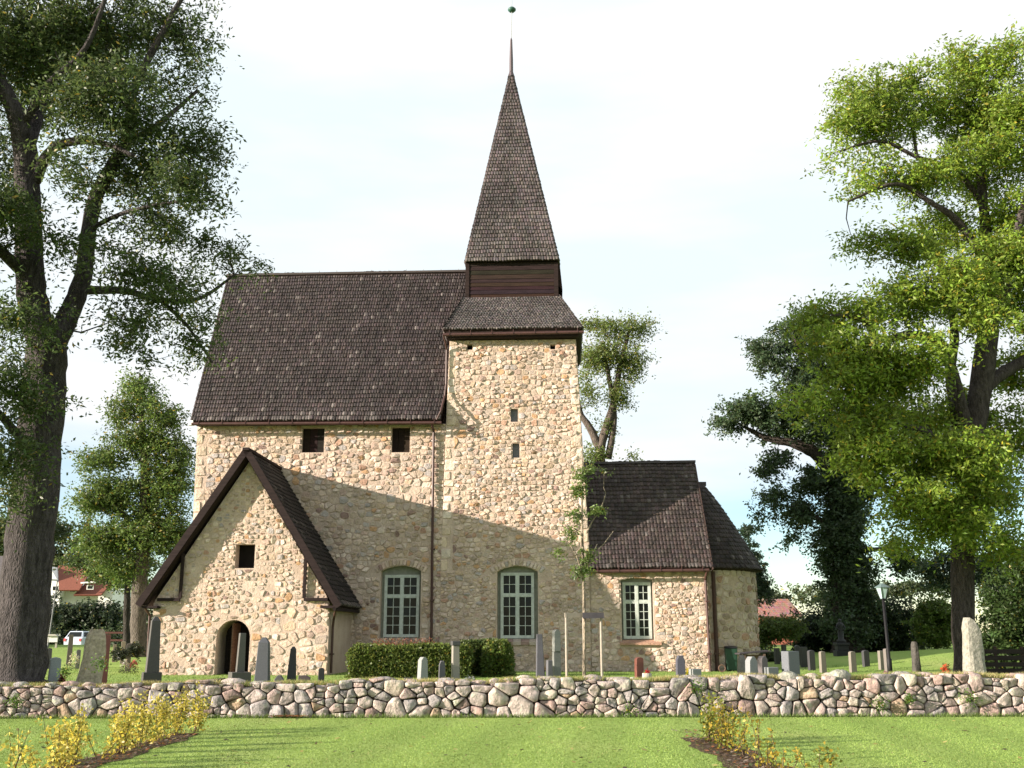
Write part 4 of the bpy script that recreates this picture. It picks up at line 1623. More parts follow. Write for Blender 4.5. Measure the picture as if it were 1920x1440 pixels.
tree('thin_dark_tree', 'thin dark trunk with drooping leaves just left of the straight green tree', 56, [[(237, 1222, 7), (238, 1130, 6), (240, 1060, 4), (245, 1000, 2)]],
     [(235, 1060, 30, 20, 0), (215, 1085, 24, 14, 0), (160, 1050, 40, 22, 0), (190, 1070, 36, 20, 0)], 90, 5000, (0.05, 0.085, 0.022), .17, .08, bark=(.05, .045, .04), seed=13)


def bush(name, label, Y, clumps, na, nl, col, L, W, spread=.35, seed=1, group=None, cat='bush', yellow=.02, flat=.8, drift=1.6, ycol=(.25, .2, .03)):
    px_ = clumps[0][0]
    x = P(px_, 1200, Y)[0]
    rt = tree(name, label, Y, [], clumps, na, nl, col, L, W, spread=spread, seed=seed, group=group, cat=cat, yellow=yellow, flat=flat, drift=drift, ycol=ycol)
    return rt


bush('far_trees', 'loose mass of far green trees on the slope behind the white house', 130, [(60, 1000, 80, 36), (120, 985, 40, 22), (180, 1020, 70, 45), (0, 1000, 60, 50), (100, 1050, 90, 50), (-80, 1020, 60, 70), (240, 1060, 60, 70), (140, 1110, 160, 60)],
     420, 20000, (0.05, 0.075, 0.025), .5, .28, spread=1.0, seed=21, cat='trees', drift=8)
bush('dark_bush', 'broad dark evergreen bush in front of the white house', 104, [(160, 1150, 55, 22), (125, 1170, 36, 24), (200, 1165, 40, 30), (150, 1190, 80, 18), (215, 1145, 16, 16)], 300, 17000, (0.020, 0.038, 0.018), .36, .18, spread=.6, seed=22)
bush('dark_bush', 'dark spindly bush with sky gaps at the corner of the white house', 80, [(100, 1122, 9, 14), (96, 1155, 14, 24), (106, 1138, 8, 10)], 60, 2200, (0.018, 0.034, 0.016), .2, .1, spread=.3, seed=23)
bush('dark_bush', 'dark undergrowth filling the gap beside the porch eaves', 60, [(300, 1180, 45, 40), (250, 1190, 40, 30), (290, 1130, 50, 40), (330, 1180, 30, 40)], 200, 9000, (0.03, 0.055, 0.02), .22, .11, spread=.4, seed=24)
bush('conifer', 'pointed dark conifer showing past the curved apse roof', 62, [(1408, 1040, 10, 40), (1418, 1075, 16, 36), (1428, 1105, 22, 30), (1400, 995, 5, 22), (1412, 1010, 5, 20)], 130, 8000, (0.022, 0.045, 0.024), .2, .07, spread=.25, seed=25, cat='tree')
bush('far_trees', 'strip of far grey green trees above the small red tiled roof', 130, [(1440, 1115, 40, 18), (1500, 1110, 40, 16), (1560, 1120, 40, 20), (1700, 1100, 50, 18), (1640, 1110, 50, 16), (1780, 1090, 60, 30), (1880, 1080, 60, 40)],
     220, 11000, (0.06, 0.08, 0.04), .45, .25, spread=.8, seed=26, cat='trees', drift=6)
bush('rounded_bush', 'sunlit yellow green bush below the small red tiled roof', 50, [(1440, 1180, 30, 24), (1470, 1175, 32, 20), (1425, 1200, 18, 16)], 130, 8000, (0.075, 0.115, 0.025), .15, .08, spread=.28, seed=27)
bush('low_hedge', 'low dark clipped hedge between the apse and the old gravestones', 46, [(1430, 1232, 26, 10), (1460, 1234, 22, 8)], 60, 4000, (0.035, 0.06, 0.02), .12, .06, spread=.2, seed=28, cat='hedge')
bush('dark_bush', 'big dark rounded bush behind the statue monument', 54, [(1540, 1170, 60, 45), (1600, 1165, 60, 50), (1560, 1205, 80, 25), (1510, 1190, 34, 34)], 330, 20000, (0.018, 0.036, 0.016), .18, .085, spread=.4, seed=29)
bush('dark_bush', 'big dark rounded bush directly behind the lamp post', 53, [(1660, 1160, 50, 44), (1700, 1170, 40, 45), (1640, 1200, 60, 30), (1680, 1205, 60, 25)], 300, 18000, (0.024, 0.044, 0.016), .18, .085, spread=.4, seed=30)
bush('beech_hedge', 'tall bright leafy hedge left of the sunlit tree trunk', 47, [(1752, 1140, 30, 26), (1752, 1185, 32, 28), (1740, 1165, 24, 40), (1770, 1165, 22, 42)], 190, 13000, (0.080, 0.130, 0.022), .14, .085, spread=.24, seed=31, cat='hedge')
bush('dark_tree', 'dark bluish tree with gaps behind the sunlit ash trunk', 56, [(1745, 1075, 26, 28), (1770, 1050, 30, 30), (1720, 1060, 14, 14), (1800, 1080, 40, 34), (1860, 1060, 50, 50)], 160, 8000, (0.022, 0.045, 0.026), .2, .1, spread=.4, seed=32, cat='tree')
bush('large_bush', 'large spreading green bush at the right edge beyond the standing stone', 37, [(1890, 1130, 50, 60), (1870, 1200, 45, 45), (1920, 1180, 60, 70), (1960, 1100, 60, 90), (1930, 1050, 50, 40), (1850, 1235, 26, 22), (1990, 1200, 60, 60)],
     460, 34000, (0.045, 0.080, 0.022), .15, .07, spread=.32, seed=33)
bush('far_trees', 'low far hedgerow along the horizon behind the churchyard on the left', 95, [(-60, 1190, 100, 30), (60, 1195, 80, 18), (180, 1195, 80, 18), (300, 1190, 60, 30)], 120, 6000, (0.035, 0.055, 0.02), .4, .2, spread=.6, seed=34, cat='trees')

# clipped hedge in front of the nave
def hedge(name, label, x0, x1, y0, y1, h, n, col, seed, rnd=.25, dark=.5):
    rng = np.random.default_rng(seed)
    o0 = np.array(((x0 + x1) / 2, (y0 + y1) / 2, gz((x0 + x1) / 2, y0)))
    rt = root(name, o0)
    tag(rt, label, 'hedge')
    hx, hy = (x1 - x0) / 2, (y1 - y0) / 2
    # superellipsoid surface samples
    a = rng.uniform(0, 2 * math.pi, n); b = np.arcsin(rng.uniform(-.25, 1, n))
    e = rnd
    f = lambda t, p: np.sign(t) * np.abs(t) ** p
    X = hx * f(np.cos(a), e) * f(np.cos(b), e); Y_ = hy * f(np.sin(a), e) * f(np.cos(b), e); Z = h * f(np.sin(b), e)
    s = rng.uniform(.82, 1.02, n) + .02 * np.sin(X * 5) + .03 * np.sin(a * 9 + X * 3)
    C_ = np.stack([X * s, Y_ * s, np.clip(Z * s, .02, None)], 1)
    # extra samples spread evenly over front and top so the flats are filled
    m = n
    fx = rng.uniform(-hx * .96, hx * .96, m); tp = rng.random(m) < .35
    fy = np.where(tp, rng.uniform(-hy, hy, m) * .9, -hy * rng.uniform(.88, 1.02, m))
    fz = np.where(tp, h * rng.uniform(.93, 1.02, m), rng.uniform(.02, .93, m) * h)
    fz += .03 * np.sin(fx * 2.3) * tp
    ok = ~((np.abs(fx) > hx * .9) & (fz > h * .7)) & (rnd < .5)
    C_ = np.concatenate([C_, np.stack([fx, fy, fz], 1)[ok]])
    c = leaf_cols(len(C_), col, .4, .03, rng=rng)
    v, f_, c = leaf_arrays(C_, .10, .06, c, rng=rng, droop=0)
    new_mesh('foliage', v, f_, M['leaf'], rt, c)
    mb = MB()
    mb.box(-hx * .8, hx * .8, -hy * .6, hy * .7, 0, h * .8, (.02, .02, .012))
    mb.build('twigs', M['bark'], rt)
    return rt


hx0 = P(652, 1260, 34.3)[0]; hx1 = P(885, 1260, 34.3)[0]
hedge('clipped_hedge', 'long clipped green hedge below the nave window', hx0, hx1, 34.0, 35.3, 0.98, 15000, (0.100, 0.140, 0.030), 41)
hedge('clipped_hedge', 'darker set back stretch of hedge between the long hedge and the round bush', P(860, 1250, 36)[0], P(935, 1250, 36)[0], 35.5, 36.5, 1.1, 12000, (0.065, 0.10, 0.026), 42)
hedge('round_bush', 'rounded clipped bush below the tower window', P(903, 1260, 35)[0], P(962, 1260, 35)[0], 34.7, 35.7, 1.14, 11000, (0.095, 0.140, 0.028), 43, rnd=.62)
rng = np.random.default_rng(44)
n = 700
C_ = np.stack([rng.uniform(P(700, 1208, 34.6)[0], P(815, 1208, 34.6)[0], n), rng.uniform(34.4, 35.2, n), gz(-3, 34.6) + .98 + rng.random(n) ** 2 * .22], 1)
v, f, c = leaf_arrays(C_, .07, .03, leaf_cols(n, (.22, .08, .05), .4, .3, (.1, .12, .04), rng), droop=-.8, rng=rng)
o = new_mesh('red_shoots', v, f, M['leaf'], None, c)
tag(o, 'fringe of reddish shoots sticking up from the long clipped hedge', 'plant', kind='stuff')

# ------------------------------------------------------------------ shrubs of the two beds
ORD = ['nearest', 'second', 'third', 'fourth', 'fifth', 'sixth', 'seventh', 'eighth', 'ninth', 'tenth', 'eleventh', 'twelfth', 'thirteenth', 'fourteenth']


def shrub(x, y, h, r, nleaf, col, ycol, yellow, label, seed, group, nst=5, sway=.1):
    rng = np.random.default_rng(seed)
    rt = root('young_shrub', (x, y, gz(x, y)), 0)
    tag(rt, label, 'shrub', group)
    mb = MB(); mb.col = (.13, .09, .06)
    Cs, Ws = [], []
    for i in range(nst):
        a = rng.uniform(0, 6.28); q = rng.uniform(.2, 1) * r
        hh = h * rng.uniform(.65, 1.03)
        b0_ = np.array((q * .35 * math.cos(a), q * .35 * math.sin(a), 0)); t0 = np.array((q * math.cos(a), q * math.sin(a), hh)) + rng.normal(0, sway, 3) * np.array((1, 1, 0))
        md = (b0_ + t0) / 2 + rng.normal(0, .03, 3)
        mb.tube([b0_, md, t0], [.007, .005, .003], 4, cap=False)
        for tt in rng.uniform(.12, 1.0, max(3, int(nleaf / nst))):
            p = b0_ * (1 - tt) ** 2 + 2 * md * tt * (1 - tt) + t0 * tt * tt
            Cs.append(p + rng.normal(0, .045 * (1.25 - tt * .6) * (r / .15), 3))
    mb.build('stems', M['bark'], rt)
    Cs = np.array(Cs); Cs[:, 2] = np.clip(Cs[:, 2], .02, None)
    v, f, c = leaf_arrays(Cs, .055, .034, leaf_cols(len(Cs), col, .35, yellow, ycol, rng), rng=rng, droop=.0)
    new_mesh('foliage', v, f, M['leaf'], rt, c)


YC = (0.54, 0.47, 0.11)
GR = (0.16, 0.19, 0.03)
left = [(18.3, .98, .17, 700, .75), (17.7, .86, .2, 800, .8), (17.0, .92, .18, 760, .88), (16.35, .6, .14, 260, .7), (15.75, .98, .17, 700, .92), (15.0, .95, .16, 640, .95), (14.3, .66, .12, 240, .8),
        (13.75, .96, .15, 600, .95), (13.1, .85, .17, 560, .93), (12.5, .5, .15, 300, .95), (11.9, .85, .1, 130, .7), (11.35, .95, .08, 90, .75), (10.75, .80, .08, 70, .6), (10.2, .9, .07, 80, .5)]
for i, (y, h, r, nl, yl) in enumerate(left):
    word = 'dense yellow leaved shrub' if nl > 500 else ('low sparse yellow shrub' if h < .75 else 'tall thin nearly bare shrub')
    lab = ('%s nearest the stone wall in the left bed' % word) if i == 0 else '%s, %s from the stone wall in the left bed' % (word, ORD[i])
    shrub(-5.4 + R.uniform(-.12, .12), y, h * .76, r * 1.05, int(nl * .8), GR, YC, yl, lab, 100 + i, 'shrubs in the left bed', nst=7 if nl > 300 else 3)
right = [(16.7, .95, .2, 850, .12), (16.2, .9, .2, 760, .3), (15.7, .7, .17, 420, .5), (15.2, .62, .15, 260, .5), (14.6, .78, .10, 130, .6), (14.0, .72, .08, 110, .6), (13.5, .4, .1, 70, .7), (13.05, .70, .09, 130, .4),
         (12.6, .55, .14, 160, .6), (12.1, .35, .1, 60, .5), (11.6, .6, .16, 220, .35), (11.1, .4, .1, 70, .4)]
for i, (y, h, r, nl, yl) in enumerate(right):
    word = 'bushy green shrub' if i < 2 else ('yellowing shrub' if nl > 200 else 'thin twiggy shrub with few leaves')
    lab = ('%s nearest the stone wall in the right bed' % word) if i == 0 else '%s, %s from the stone wall in the right bed' % (word, ORD[i])
    shrub(3.0 + (16.7 - y) * .03 + R.uniform(-.1, .12), y, h * .78, r * .85, int(nl * .7), GR, (.42, .31, .04), yl, lab, 200 + i, 'shrubs in the right bed', nst=9 if nl > 300 else 3)


# ------------------------------------------------------------------ sapling with its stake frame
SY = 24.3
sx = P(1095, 1200, SY)[0]
tree('young_tree', 'slender young tree with sparse leaves tied inside the wooden stake frame', SY,
     [[(1095, 1280, 3.6), (1096, 1180, 3.2), (1094, 1080, 2.8), (1092, 1000, 2.2), (1091, 920, 1.6), (1092, 860, .9)],
      [(1094, 1082, 2), (1080, 1040, 1.4, -.1), (1062, 1012, .8, -.2)], [(1094, 1080, 2), (1108, 1045, 1.3, .1), (1120, 1020, .8, .2)], [(1092, 1000, 1.5), (1075, 990, 1, .2), (1058, 985, .6, .3)],
      [(1100, 1000, 1.5, .1), (1112, 975, 1.3, .1), (1125, 958, 1.1, .1), (1136, 925, .6, .1)], [(1105, 1060, 1.2), (1118, 1035, 1, .1), (1132, 1020, .9, .1), (1150, 996, .6, .1)]],
     [(1092, 890, 16, 22, 0), (1086, 915, 16, 14, 0), (1078, 965, 16, 12, 0), (1070, 1000, 16, 12, 0), (1060, 1035, 14, 9, 0), (1100, 1045, 16, 16, 0), (1090, 1070, 18, 14, 0), (1120, 958, 12, 8, 0), (1132, 885, 10, 6, 0), (1105, 880, 10, 9, 0)],
     80, 2300, (0.11, 0.165, 0.045), .10, .036, bark=(.26, .22, .17), spread=.12, seed=51, drift=.15, twig_r=.006)
st = root('tree_stake_frame', (sx, SY, gz(sx, SY)))
tag(st, 'wooden frame of three posts and cross boards around the young tree', 'tree stakes')
q = pxm(1095, 1200, SY)
g_ = gz(sx, SY)
zt_ = P(1095, 1150, SY)[2] - g_
for (dx, dy, hh) in ((-33 * q, 0.0, zt_ - .02), (1 * q + .09, -.22, zt_), (33 * q, .05, zt_ - .02)):
    if abs(dx) < .2:
        continue
    mb = MB(); mb.tube([(dx, dy, -.1), (dx, dy, hh)], .03, 8)
    mb.build('post', M['post'], st, smooth=False)
mb = MB(); mb.tube([(0.02, .35, -.1), (0.02, .35, zt_ - .02)], .03, 8)
mb.build('post', M['post'], st)
mb = MB(); mb.bar((-33 * q - .03, -.02, zt_ - .04), (0.0, .1, zt_ - .04), .03, .10)
mb.build('cross_board', M['post'], st)
mb = MB(); mb.bar((-2 * q, -.045, zt_ - .05), (38 * q, -.035, zt_ - .045), .04, .13, None)
mb.build('cross_board', mk_simple('dark_grey_board', (.05, .047, .055), .8), st)

# ------------------------------------------------------------------ gravestones
GG = 'gravestones in the churchyard'


def profile(kind, w, h, tw):
    a, b = w / 2, tw / 2
    if kind == 'round':
        return [(-a, 0), (a, 0), (b, h - b * .5)] + [(b * math.cos(t), h - b * .5 + b * .5 * math.sin(t)) for t in (math.pi * .25, math.pi * .5, math.pi * .75)] + [(-b, h - b * .5)]
    if kind == 'point':
        return [(-a, 0), (a, 0), (b, h - b * .9), (b * .35, h), (-b * .35, h), (-b, h - b * .9)]
    if kind == 'slope':
        return [(-a, 0), (a, 0), (b, h * .8), (b * .3, h), (-b, h * .97)]
    if kind == 'shoulder':
        return [(-a, 0), (a, 0), (b, h * .86), (b * .7, h * .93), (b * .6, h), (-b * .6, h), (-b * .7, h * .93), (-b, h * .86)]
    return [(-a, 0), (a, 0), (b, h), (-b, h)]


def grave(px, top, Y, wpx, col, label, kind='flat', tpx=None, t=.16, rz=0.25, base=None, cap=None, lean=0.0, mat='granite', name='gravestone', cat='gravestone', bot=None, group=GG, obelisk=False):
    p = P(px, top, Y)
    m = pxm(px, top, Y)
    g = gz(p[0], Y)
    h = max(.12, p[2] - g)
    rt = root(name, (p[0], Y, g - .03), rz)
    h += .03
    tag(rt, label, cat, group)
    w = wpx * m; tw = (tpx or wpx) * m
    bh = 0.0
    if base:
        bw, bh = base[0] * m, base[1] * m
        mb = MB(); mb.box(-bw / 2, bw / 2, -bw * .4, bw * .4, 0, bh, tuple(c * .8 for c in col))
        mb.build('plinth', M[mat], rt, bevel=.012)
    ch = 0.0
    if cap:
        ch = cap[1] * m
    hh = h - bh - ch
    mb = MB()
    if obelisk:
        a, b = w / 2, tw / 2
        k = b * 1.0 if kind == 'point' else .01
        pr = [(a, bh - .002), (b, bh + hh - k), (b * .35, bh + hh)]
        vs_ = []
        for r_, z_ in pr:
            vs_ += [(-r_, -r_, z_), (r_, -r_, z_), (r_, r_, z_), (-r_, r_, z_)]
        fs_ = [(0, 3, 2, 1), (8, 9, 10, 11)]
        for i in range(2):
            for j in range(4):
                fs_.append((i * 4 + j, i * 4 + (j + 1) % 4, (i + 1) * 4 + (j + 1) % 4, (i + 1) * 4 + j))
        mb.add(vs_, fs_, col)
    else:
        pf = [(x, z + bh) for x, z in profile(kind, w, hh, tw)]
        mb.prism(pf, -t / 2, t / 2, col)
    if lean:
        mb.v = [(x + (z) * lean, y, z) for x, y, z in mb.v]
    mb.build('slab', M[mat], rt, bevel=.012)
    if cap:
        mb = MB()
        cw = cap[0] * m / 2
        mb.box(-cw + lean * h, cw + lean * h, -t / 2 - .03, t / 2 + .03, h - ch, h, (.06, .06, .065))
        mb.build('cap', M[mat], rt, bevel=.01)
    return rt


def rough(px, top, Y, wpx, tpx, col, label, t=.3, rz=.1, seed=1, lean=0, name='standing_stone', cat='standing stone', cut=.2, group=None):
    rng = np.random.default_rng(seed)
    p = P(px, top, Y); m = pxm(px, top, Y); g = gz(p[0], Y)
    h = p[2] - g + .05
    rt = root(name, (p[0], Y, g - .05), rz)
    tag(rt, label, cat, group)
    n_, k_ = 14, 12
    vs_, fs_ = [], []
    for j in range(k_ + 1):
        tt = j / k_
        z_ = h * tt
        w = (wpx + (tpx - wpx) * tt) * m / 2
        for i in range(n_):
            a = 2 * math.pi * i / n_
            cx_ = math.copysign(abs(math.cos(a)) ** .55, math.cos(a)); sy_ = math.copysign(abs(math.sin(a)) ** .55, math.sin(a))
            s = 1 + .06 * math.sin(a * 3 + tt * 7 + seed) + rng.uniform(-.035, .035)
            if tt > .88:
                s *= 1 - (tt - .88) * 2.6
            zz = z_ - (cut * h * .5 * max(0, cx_) * max(0, tt - .8) / .2 * .35 if cut else 0)
            vs_.append((cx_ * w * s + lean * z_, sy_ * t / 2 * s, zz))
    for j in range(k_):
        for i in range(n_):
            q_ = (i + 1) % n_
            fs_.append((j * n_ + i, j * n_ + q_, (j + 1) * n_ + q_, (j + 1) * n_ + i))
    fs_.append(tuple(k_ * n_ + i for i in range(n_)))
    new_mesh('stone', vs_, fs_, M['rough_granite'], rt, [col] * len(vs_))
    return rt


DK = (.06, .06, .07); BK = (.025, .026, .028); MG = (.17, .17, .18); LG = (.25, .25, .25); RD = (.16, .06, .05); BR = (.15, .12, .10)
grave(105, 1232, 25.5, 21, (.26, .29, .31), 'small blue grey round topped gravestone close to the big ash trunk', 'round', 19, rz=.5)
rough(176, 1180, 26, 46, 34, (.36, .31, .24), 'broad rough hewn gravestone slab leaning right, tallest near the ash tree', t=.5, rz=.35, seed=4, lean=.06, cut=0, cat='gravestone', name='rough_gravestone')
grave(203, 1190, 30, 10, RD, 'narrow red brown gravestone half hidden behind the rough slab', 'flat', rz=.3)
grave(293, 1156, 27.5, 23, (.075, .07, .068), 'tall dark tapered obelisk on a plinth left of the porch', 'point', 16, base=(33, 27), obelisk=True, rz=.45)
o = root('flat_gravestone', (P(394, 1268, 27)[0], 27, gz(-7.6, 27)), -.15); tag(o, 'low black flat grave marker in front of the porch doorway', 'gravestone', GG)
mb = MB(); mb.hexa([(-.32, -.2, 0), (.32, -.2, 0), (.32, .2, 0), (-.32, .2, 0)], [(-.32, -.2, .13), (.32, -.2, .18), (.32, .2, .2), (-.32, .2, .15)], BK); mb.build('slab', M['granite'], o, bevel=.01)
grave(454, 1187, 30.5, 15, (.10, .095, .09), 'grey gravestone with a small base seen against the dark doorway', 'flat', 11, base=(36, 22), rz=.5, lean=.01)
grave(496, 1195, 25.6, 27, (.085, .09, .105), 'blue black pointed obelisk just right of the porch doorway', 'point', 19, obelisk=True, rz=.06)
grave(549, 1212, 25.8, 18, BK, 'thin black tapered gravestone right of the blue black obelisk', 'point', 10, obelisk=True, rz=.1, lean=.02)
grave(524, 1266, 25.2, 17, (.09, .085, .09), 'tiny dark block between the two black obelisks', 'point', t=.2, rz=.1)
grave(603, 1252, 25.6, 12, BK, 'short narrow black gravestone below the porch downpipe', 'round', 11, rz=.2)
grave(571, 1266, 28, 22, (.09, .07, .07), 'low dark sloping stone beside the porch wall', 'slope', rz=.1)
grave(725, 1271, 25.0, 19, (.08, .08, .09), 'low dark block behind the wall, left of a matching one', 'flat', t=.2)
grave(766, 1271, 25.0, 16, (.07, .07, .085), 'low dark block behind the wall, right of a matching one', 'flat', t=.2)
grave(793, 1232, 25.0, 17, (.25, .26, .26), 'light grey gravestone with pointed top before the clipped hedge', 'point', 13, t=.2, rz=.5)
grave(829, 1239, 25.3, 12, (.10, .10, .115), 'slim dark grey gravestone between two light grey ones', 'shoulder', 10)
grave(839, 1273, 24.9, 8, (.22, .25, .28), 'very small blue grey stone at the foot of the tall column', 'round')
grave(855, 1202, 25.4, 14, (.24, .225, .20), 'tall light grey stone column with a dark cap', 'flat', 12, t=.2, cap=(15, 8), lean=-.012)
grave(1013, 1189, 25.6, 17, (.095, .095, .115), 'tall slender dark grey gravestone right of the tower window', 'flat', 10, rz=.1, lean=-.02)
grave(1030, 1238, 25.3, 11, (.11, .11, .125), 'short dark grey gravestone beside the tall slender one', 'flat', 9)
grave(1043, 1180, 26.2, 13, (.21, .22, .21), 'tall pale grey pillar left of the staked young tree', 'point', 12, t=.2, base=(14, 62))
grave(1068, 1272, 24.9, 8, (.3, .31, .33), 'tiny pale stone at the foot of the stake frame', 'round')
grave(1197, 1232, 26.6, 14, (.17, .06, .045), 'red brown polished gravestone below the chancel window', 'round', 14, lean=.02)
grave(1275, 1229, 26.2, 17, (.085, .085, .11), 'dark blue grey shouldered gravestone between red and pale stones', 'shoulder', 15, rz=.1)
grave(1303, 1254, 25.6, 19, (.24, .25, .25), 'low pale grey gravestone right of the dark blue grey one', 'flat', t=.2, rz=.35)
grave(1348, 1270, 25.3, 17, (.12, .14, .18), 'small rounded slate blue stone just above the wall', 'round')
rough(1390, 1228, 29, 20, 9, (.17, .16, .15), 'narrow lichened dark obelisk in front of the table bench', t=.25, seed=9, cat='gravestone', name='rough_gravestone', cut=0, group=GG)
grave(1408, 1231, 26.4, 21, (.23, .24, .25), 'pale grey gravestone with peaked top beside the lichened obelisk', 'point', 17, t=.2, rz=.4)
grave(1429, 1230, 27.2, 16, (.15, .13, .135), 'dull brown gravestone right of the peaked pale one', 'point', 13, t=.2, rz=.4)
grave(1446, 1251, 26.2, 22, (.18, .19, .20), 'low wide grey block with sloping top edge', 'flat', t=.2, rz=.3)
grave(1481, 1221, 26.2, 24, (.125, .135, .155), 'wide upright dark grey gravestone behind the pale boulder', 'flat', t=.3, rz=.45)
grave(1456, 1215, 44, 9, (.06, .06, .055), 'dark narrow gravestone at the end of the low hedge', 'flat')
grave(1469, 1208, 50, 8, (.13, .13, .11), 'far round topped gravestone beyond the low hedge', 'round')
grave(1494, 1210, 43, 8, (.05, .05, .05), 'far black pillar stone right of the wide grey gravestone', 'round')
grave(1506, 1213, 42, 13, (.055, .055, .055), 'dark gravestone in the shaded old row, left one of a pair', 'flat')
grave(1520, 1219, 40, 12, (.055, .055, .06), 'dark gravestone in the shaded old row, right one of a pair', 'round')
grave(1541, 1221, 38, 11, (.20, .18, .155), 'pale slim marker stone left of the statue monument', 'round', 10)
grave(1597, 1221, 38, 12, (.20, .18, .155), 'pale slim marker stone right of the statue monument', 'round', 11)
grave(1622, 1219, 41, 12, (.05, .05, .055), 'dark round topped gravestone between pale markers', 'round')
grave(1651, 1220, 39, 10, (.19, .175, .15), 'small pale marker stone touching the lamp post', 'flat', 9)
grave(1661, 1216, 36.6, 8, (.17, .15, .14), 'grey brown gravestone directly at the foot of the lamp post', 'round')
rough(1714, 1203, 37.5, 14, 9, (.07, .065, .06), 'rough dark pillar stone on the grassy mound', t=.3, seed=14, cat='gravestone', name='rough_gravestone', cut=0, group=GG)
rough(1819, 1158, 25.0, 42, 26, (.27, .26, .225), 'tall pale lichened standing stone with a chipped top corner', t=.34, rz=.1, seed=17, cut=.6, lean=-.015)
# left background
grave(93, 1215, 42, 11, (.05, .05, .055), 'small dark gravestone beyond the path left of the rough slab', 'round', 9)
grave(134, 1190, 44, 9, (.10, .09, .075), 'tall dark pillar stone in front of the parked car', 'flat', 7)
grave(148, 1218, 42, 7, (.10, .10, .11), 'small grey stone beside the white flowers on the left', 'round')
grave(216, 1208, 46, 6, (.20, .17, .13), 'thin pale post stone left of the straight tree, first of three', 'flat')
grave(232, 1202, 45, 7, (.22, .19, .15), 'thin pale post stone left of the straight tree, tallest of three', 'round')
grave(243, 1206, 40, 9, (.10, .09, .08), 'dark narrow gravestone touching the straight tree trunk', 'round')

# monument with a statue
mo = root('statue_monument', (P(1577, 1200, 47)[0], 47, gz(14, 47)))
tag(mo, 'dark pedestal with a slim draped statue before the dark bushes', 'monument')
m = pxm(1577, 1200, 47)
topz = P(1577, 1160, 47)[2] - gz(14, 47)
pz = P(1577, 1205, 47)[2] - gz(14, 47)
mb = MB(); mb.box(-13 * m, 13 * m, -.3, .3, 0, .25, BK); mb.box(-10 * m, 10 * m, -.25, .25, .25, pz - .12, BK); mb.box(-12 * m, 12 * m, -.3, .3, pz - .12, pz, BK)
mb.build('pedestal', M['granite'], mo, bevel=.02)
mb = MB(); hs = topz - pz
mb.lathe([(.20, 0), (.21, hs * .08), (.12, hs * .16), (.13, hs * .4), (.10, hs * .6), (.14, hs * .74), (.12, hs * .82), (.045, hs * .85), (.075, hs * .9), (.07, hs * .97), (.02, hs)], (0, 0, pz), 12, (.02, .022, .024))
mb.tube([(-.12, 0, pz + hs * .78), (-.18, -.05, pz + hs * .6), (-.05, -.12, pz + hs * .52)], .035, 6, (.02, .022, .024))
mb.tube([(.12, 0, pz + hs * .78), (.19, -.03, pz + hs * .62), (.1, -.1, pz + hs * .5)], .035, 6, (.02, .022, .024))
mb.build('statue', M['granite'], mo, smooth=True)

# lamp post right
LY = 36.0
lx = P(1664, 1200, LY)[0]; lg = gz(lx, LY)
lp = root('lamp_post', (lx, LY, lg)); tag(lp, 'black lamp post with glass lantern among the right hand graves', 'lamp post')
lt = P(1656, 1124, LY)[2] - lg
mb = MB(); mb.tube([(0, 0, -.1), (0, 0, .5), (0, 0, .55), (-.03, 0, lt)], [.085, .085, .055, .05], 10)
mb.build('pole', M['iron'], lp, smooth=True)
lh = P(1656, 1096, LY)[2] - lg - lt
cx_ = -.03
mb = MB(); mb.lathe([(.10, 0), (.22, lh * .72)], (cx_, 0, lt + .03), 6); mb.build('lantern_glass', M['lampglass'], lp)
mb = MB()
for k in range(6):
    a = 2 * math.pi * k / 6
    mb.tube([(cx_ + .105 * math.cos(a), .105 * math.sin(a), lt + .02), (cx_ + .228 * math.cos(a), .228 * math.sin(a), lt + .03 + lh * .72)], .011, 4)
mb.lathe([(.12, 0), (.12, .03)], (cx_, 0, lt), 6)
mb.build('lantern_frame', M['iron'], lp)
mb = MB(); mb.lathe([(.27, 0), (.27, .02), (.08, lh * .25), (.02, lh * .30)], (cx_, 0, lt + .03 + lh * .72), 6)
mb.build('lantern_roof', mk_simple('grey_green_lamp_roof', (.10, .15, .15), .4), lp)

# lamp post left (far, thin)
l2 = P(92, 1190, 58); lp2 = root('lamp_post', (l2[0], 58, gz(l2[0], 58))); tag(lp2, 'thin grey street lamp pole beside the dark bush on the left', 'lamp post')
mb = MB(); tz_ = P(97, 1088, 58)[2] - gz(l2[0], 58); mb.tube([(0, 0, 0), (.16, 0, tz_)], [.05, .03], 8, (.13, .14, .15)); mb.build('pole', M['plain'], lp2)
mb = MB(); mb.bar((.1, 0, tz_), (-.5, -.1, tz_ + .05), .16, .1, (.3, .32, .33)); mb.build('lamp_head', M['plain'], lp2)

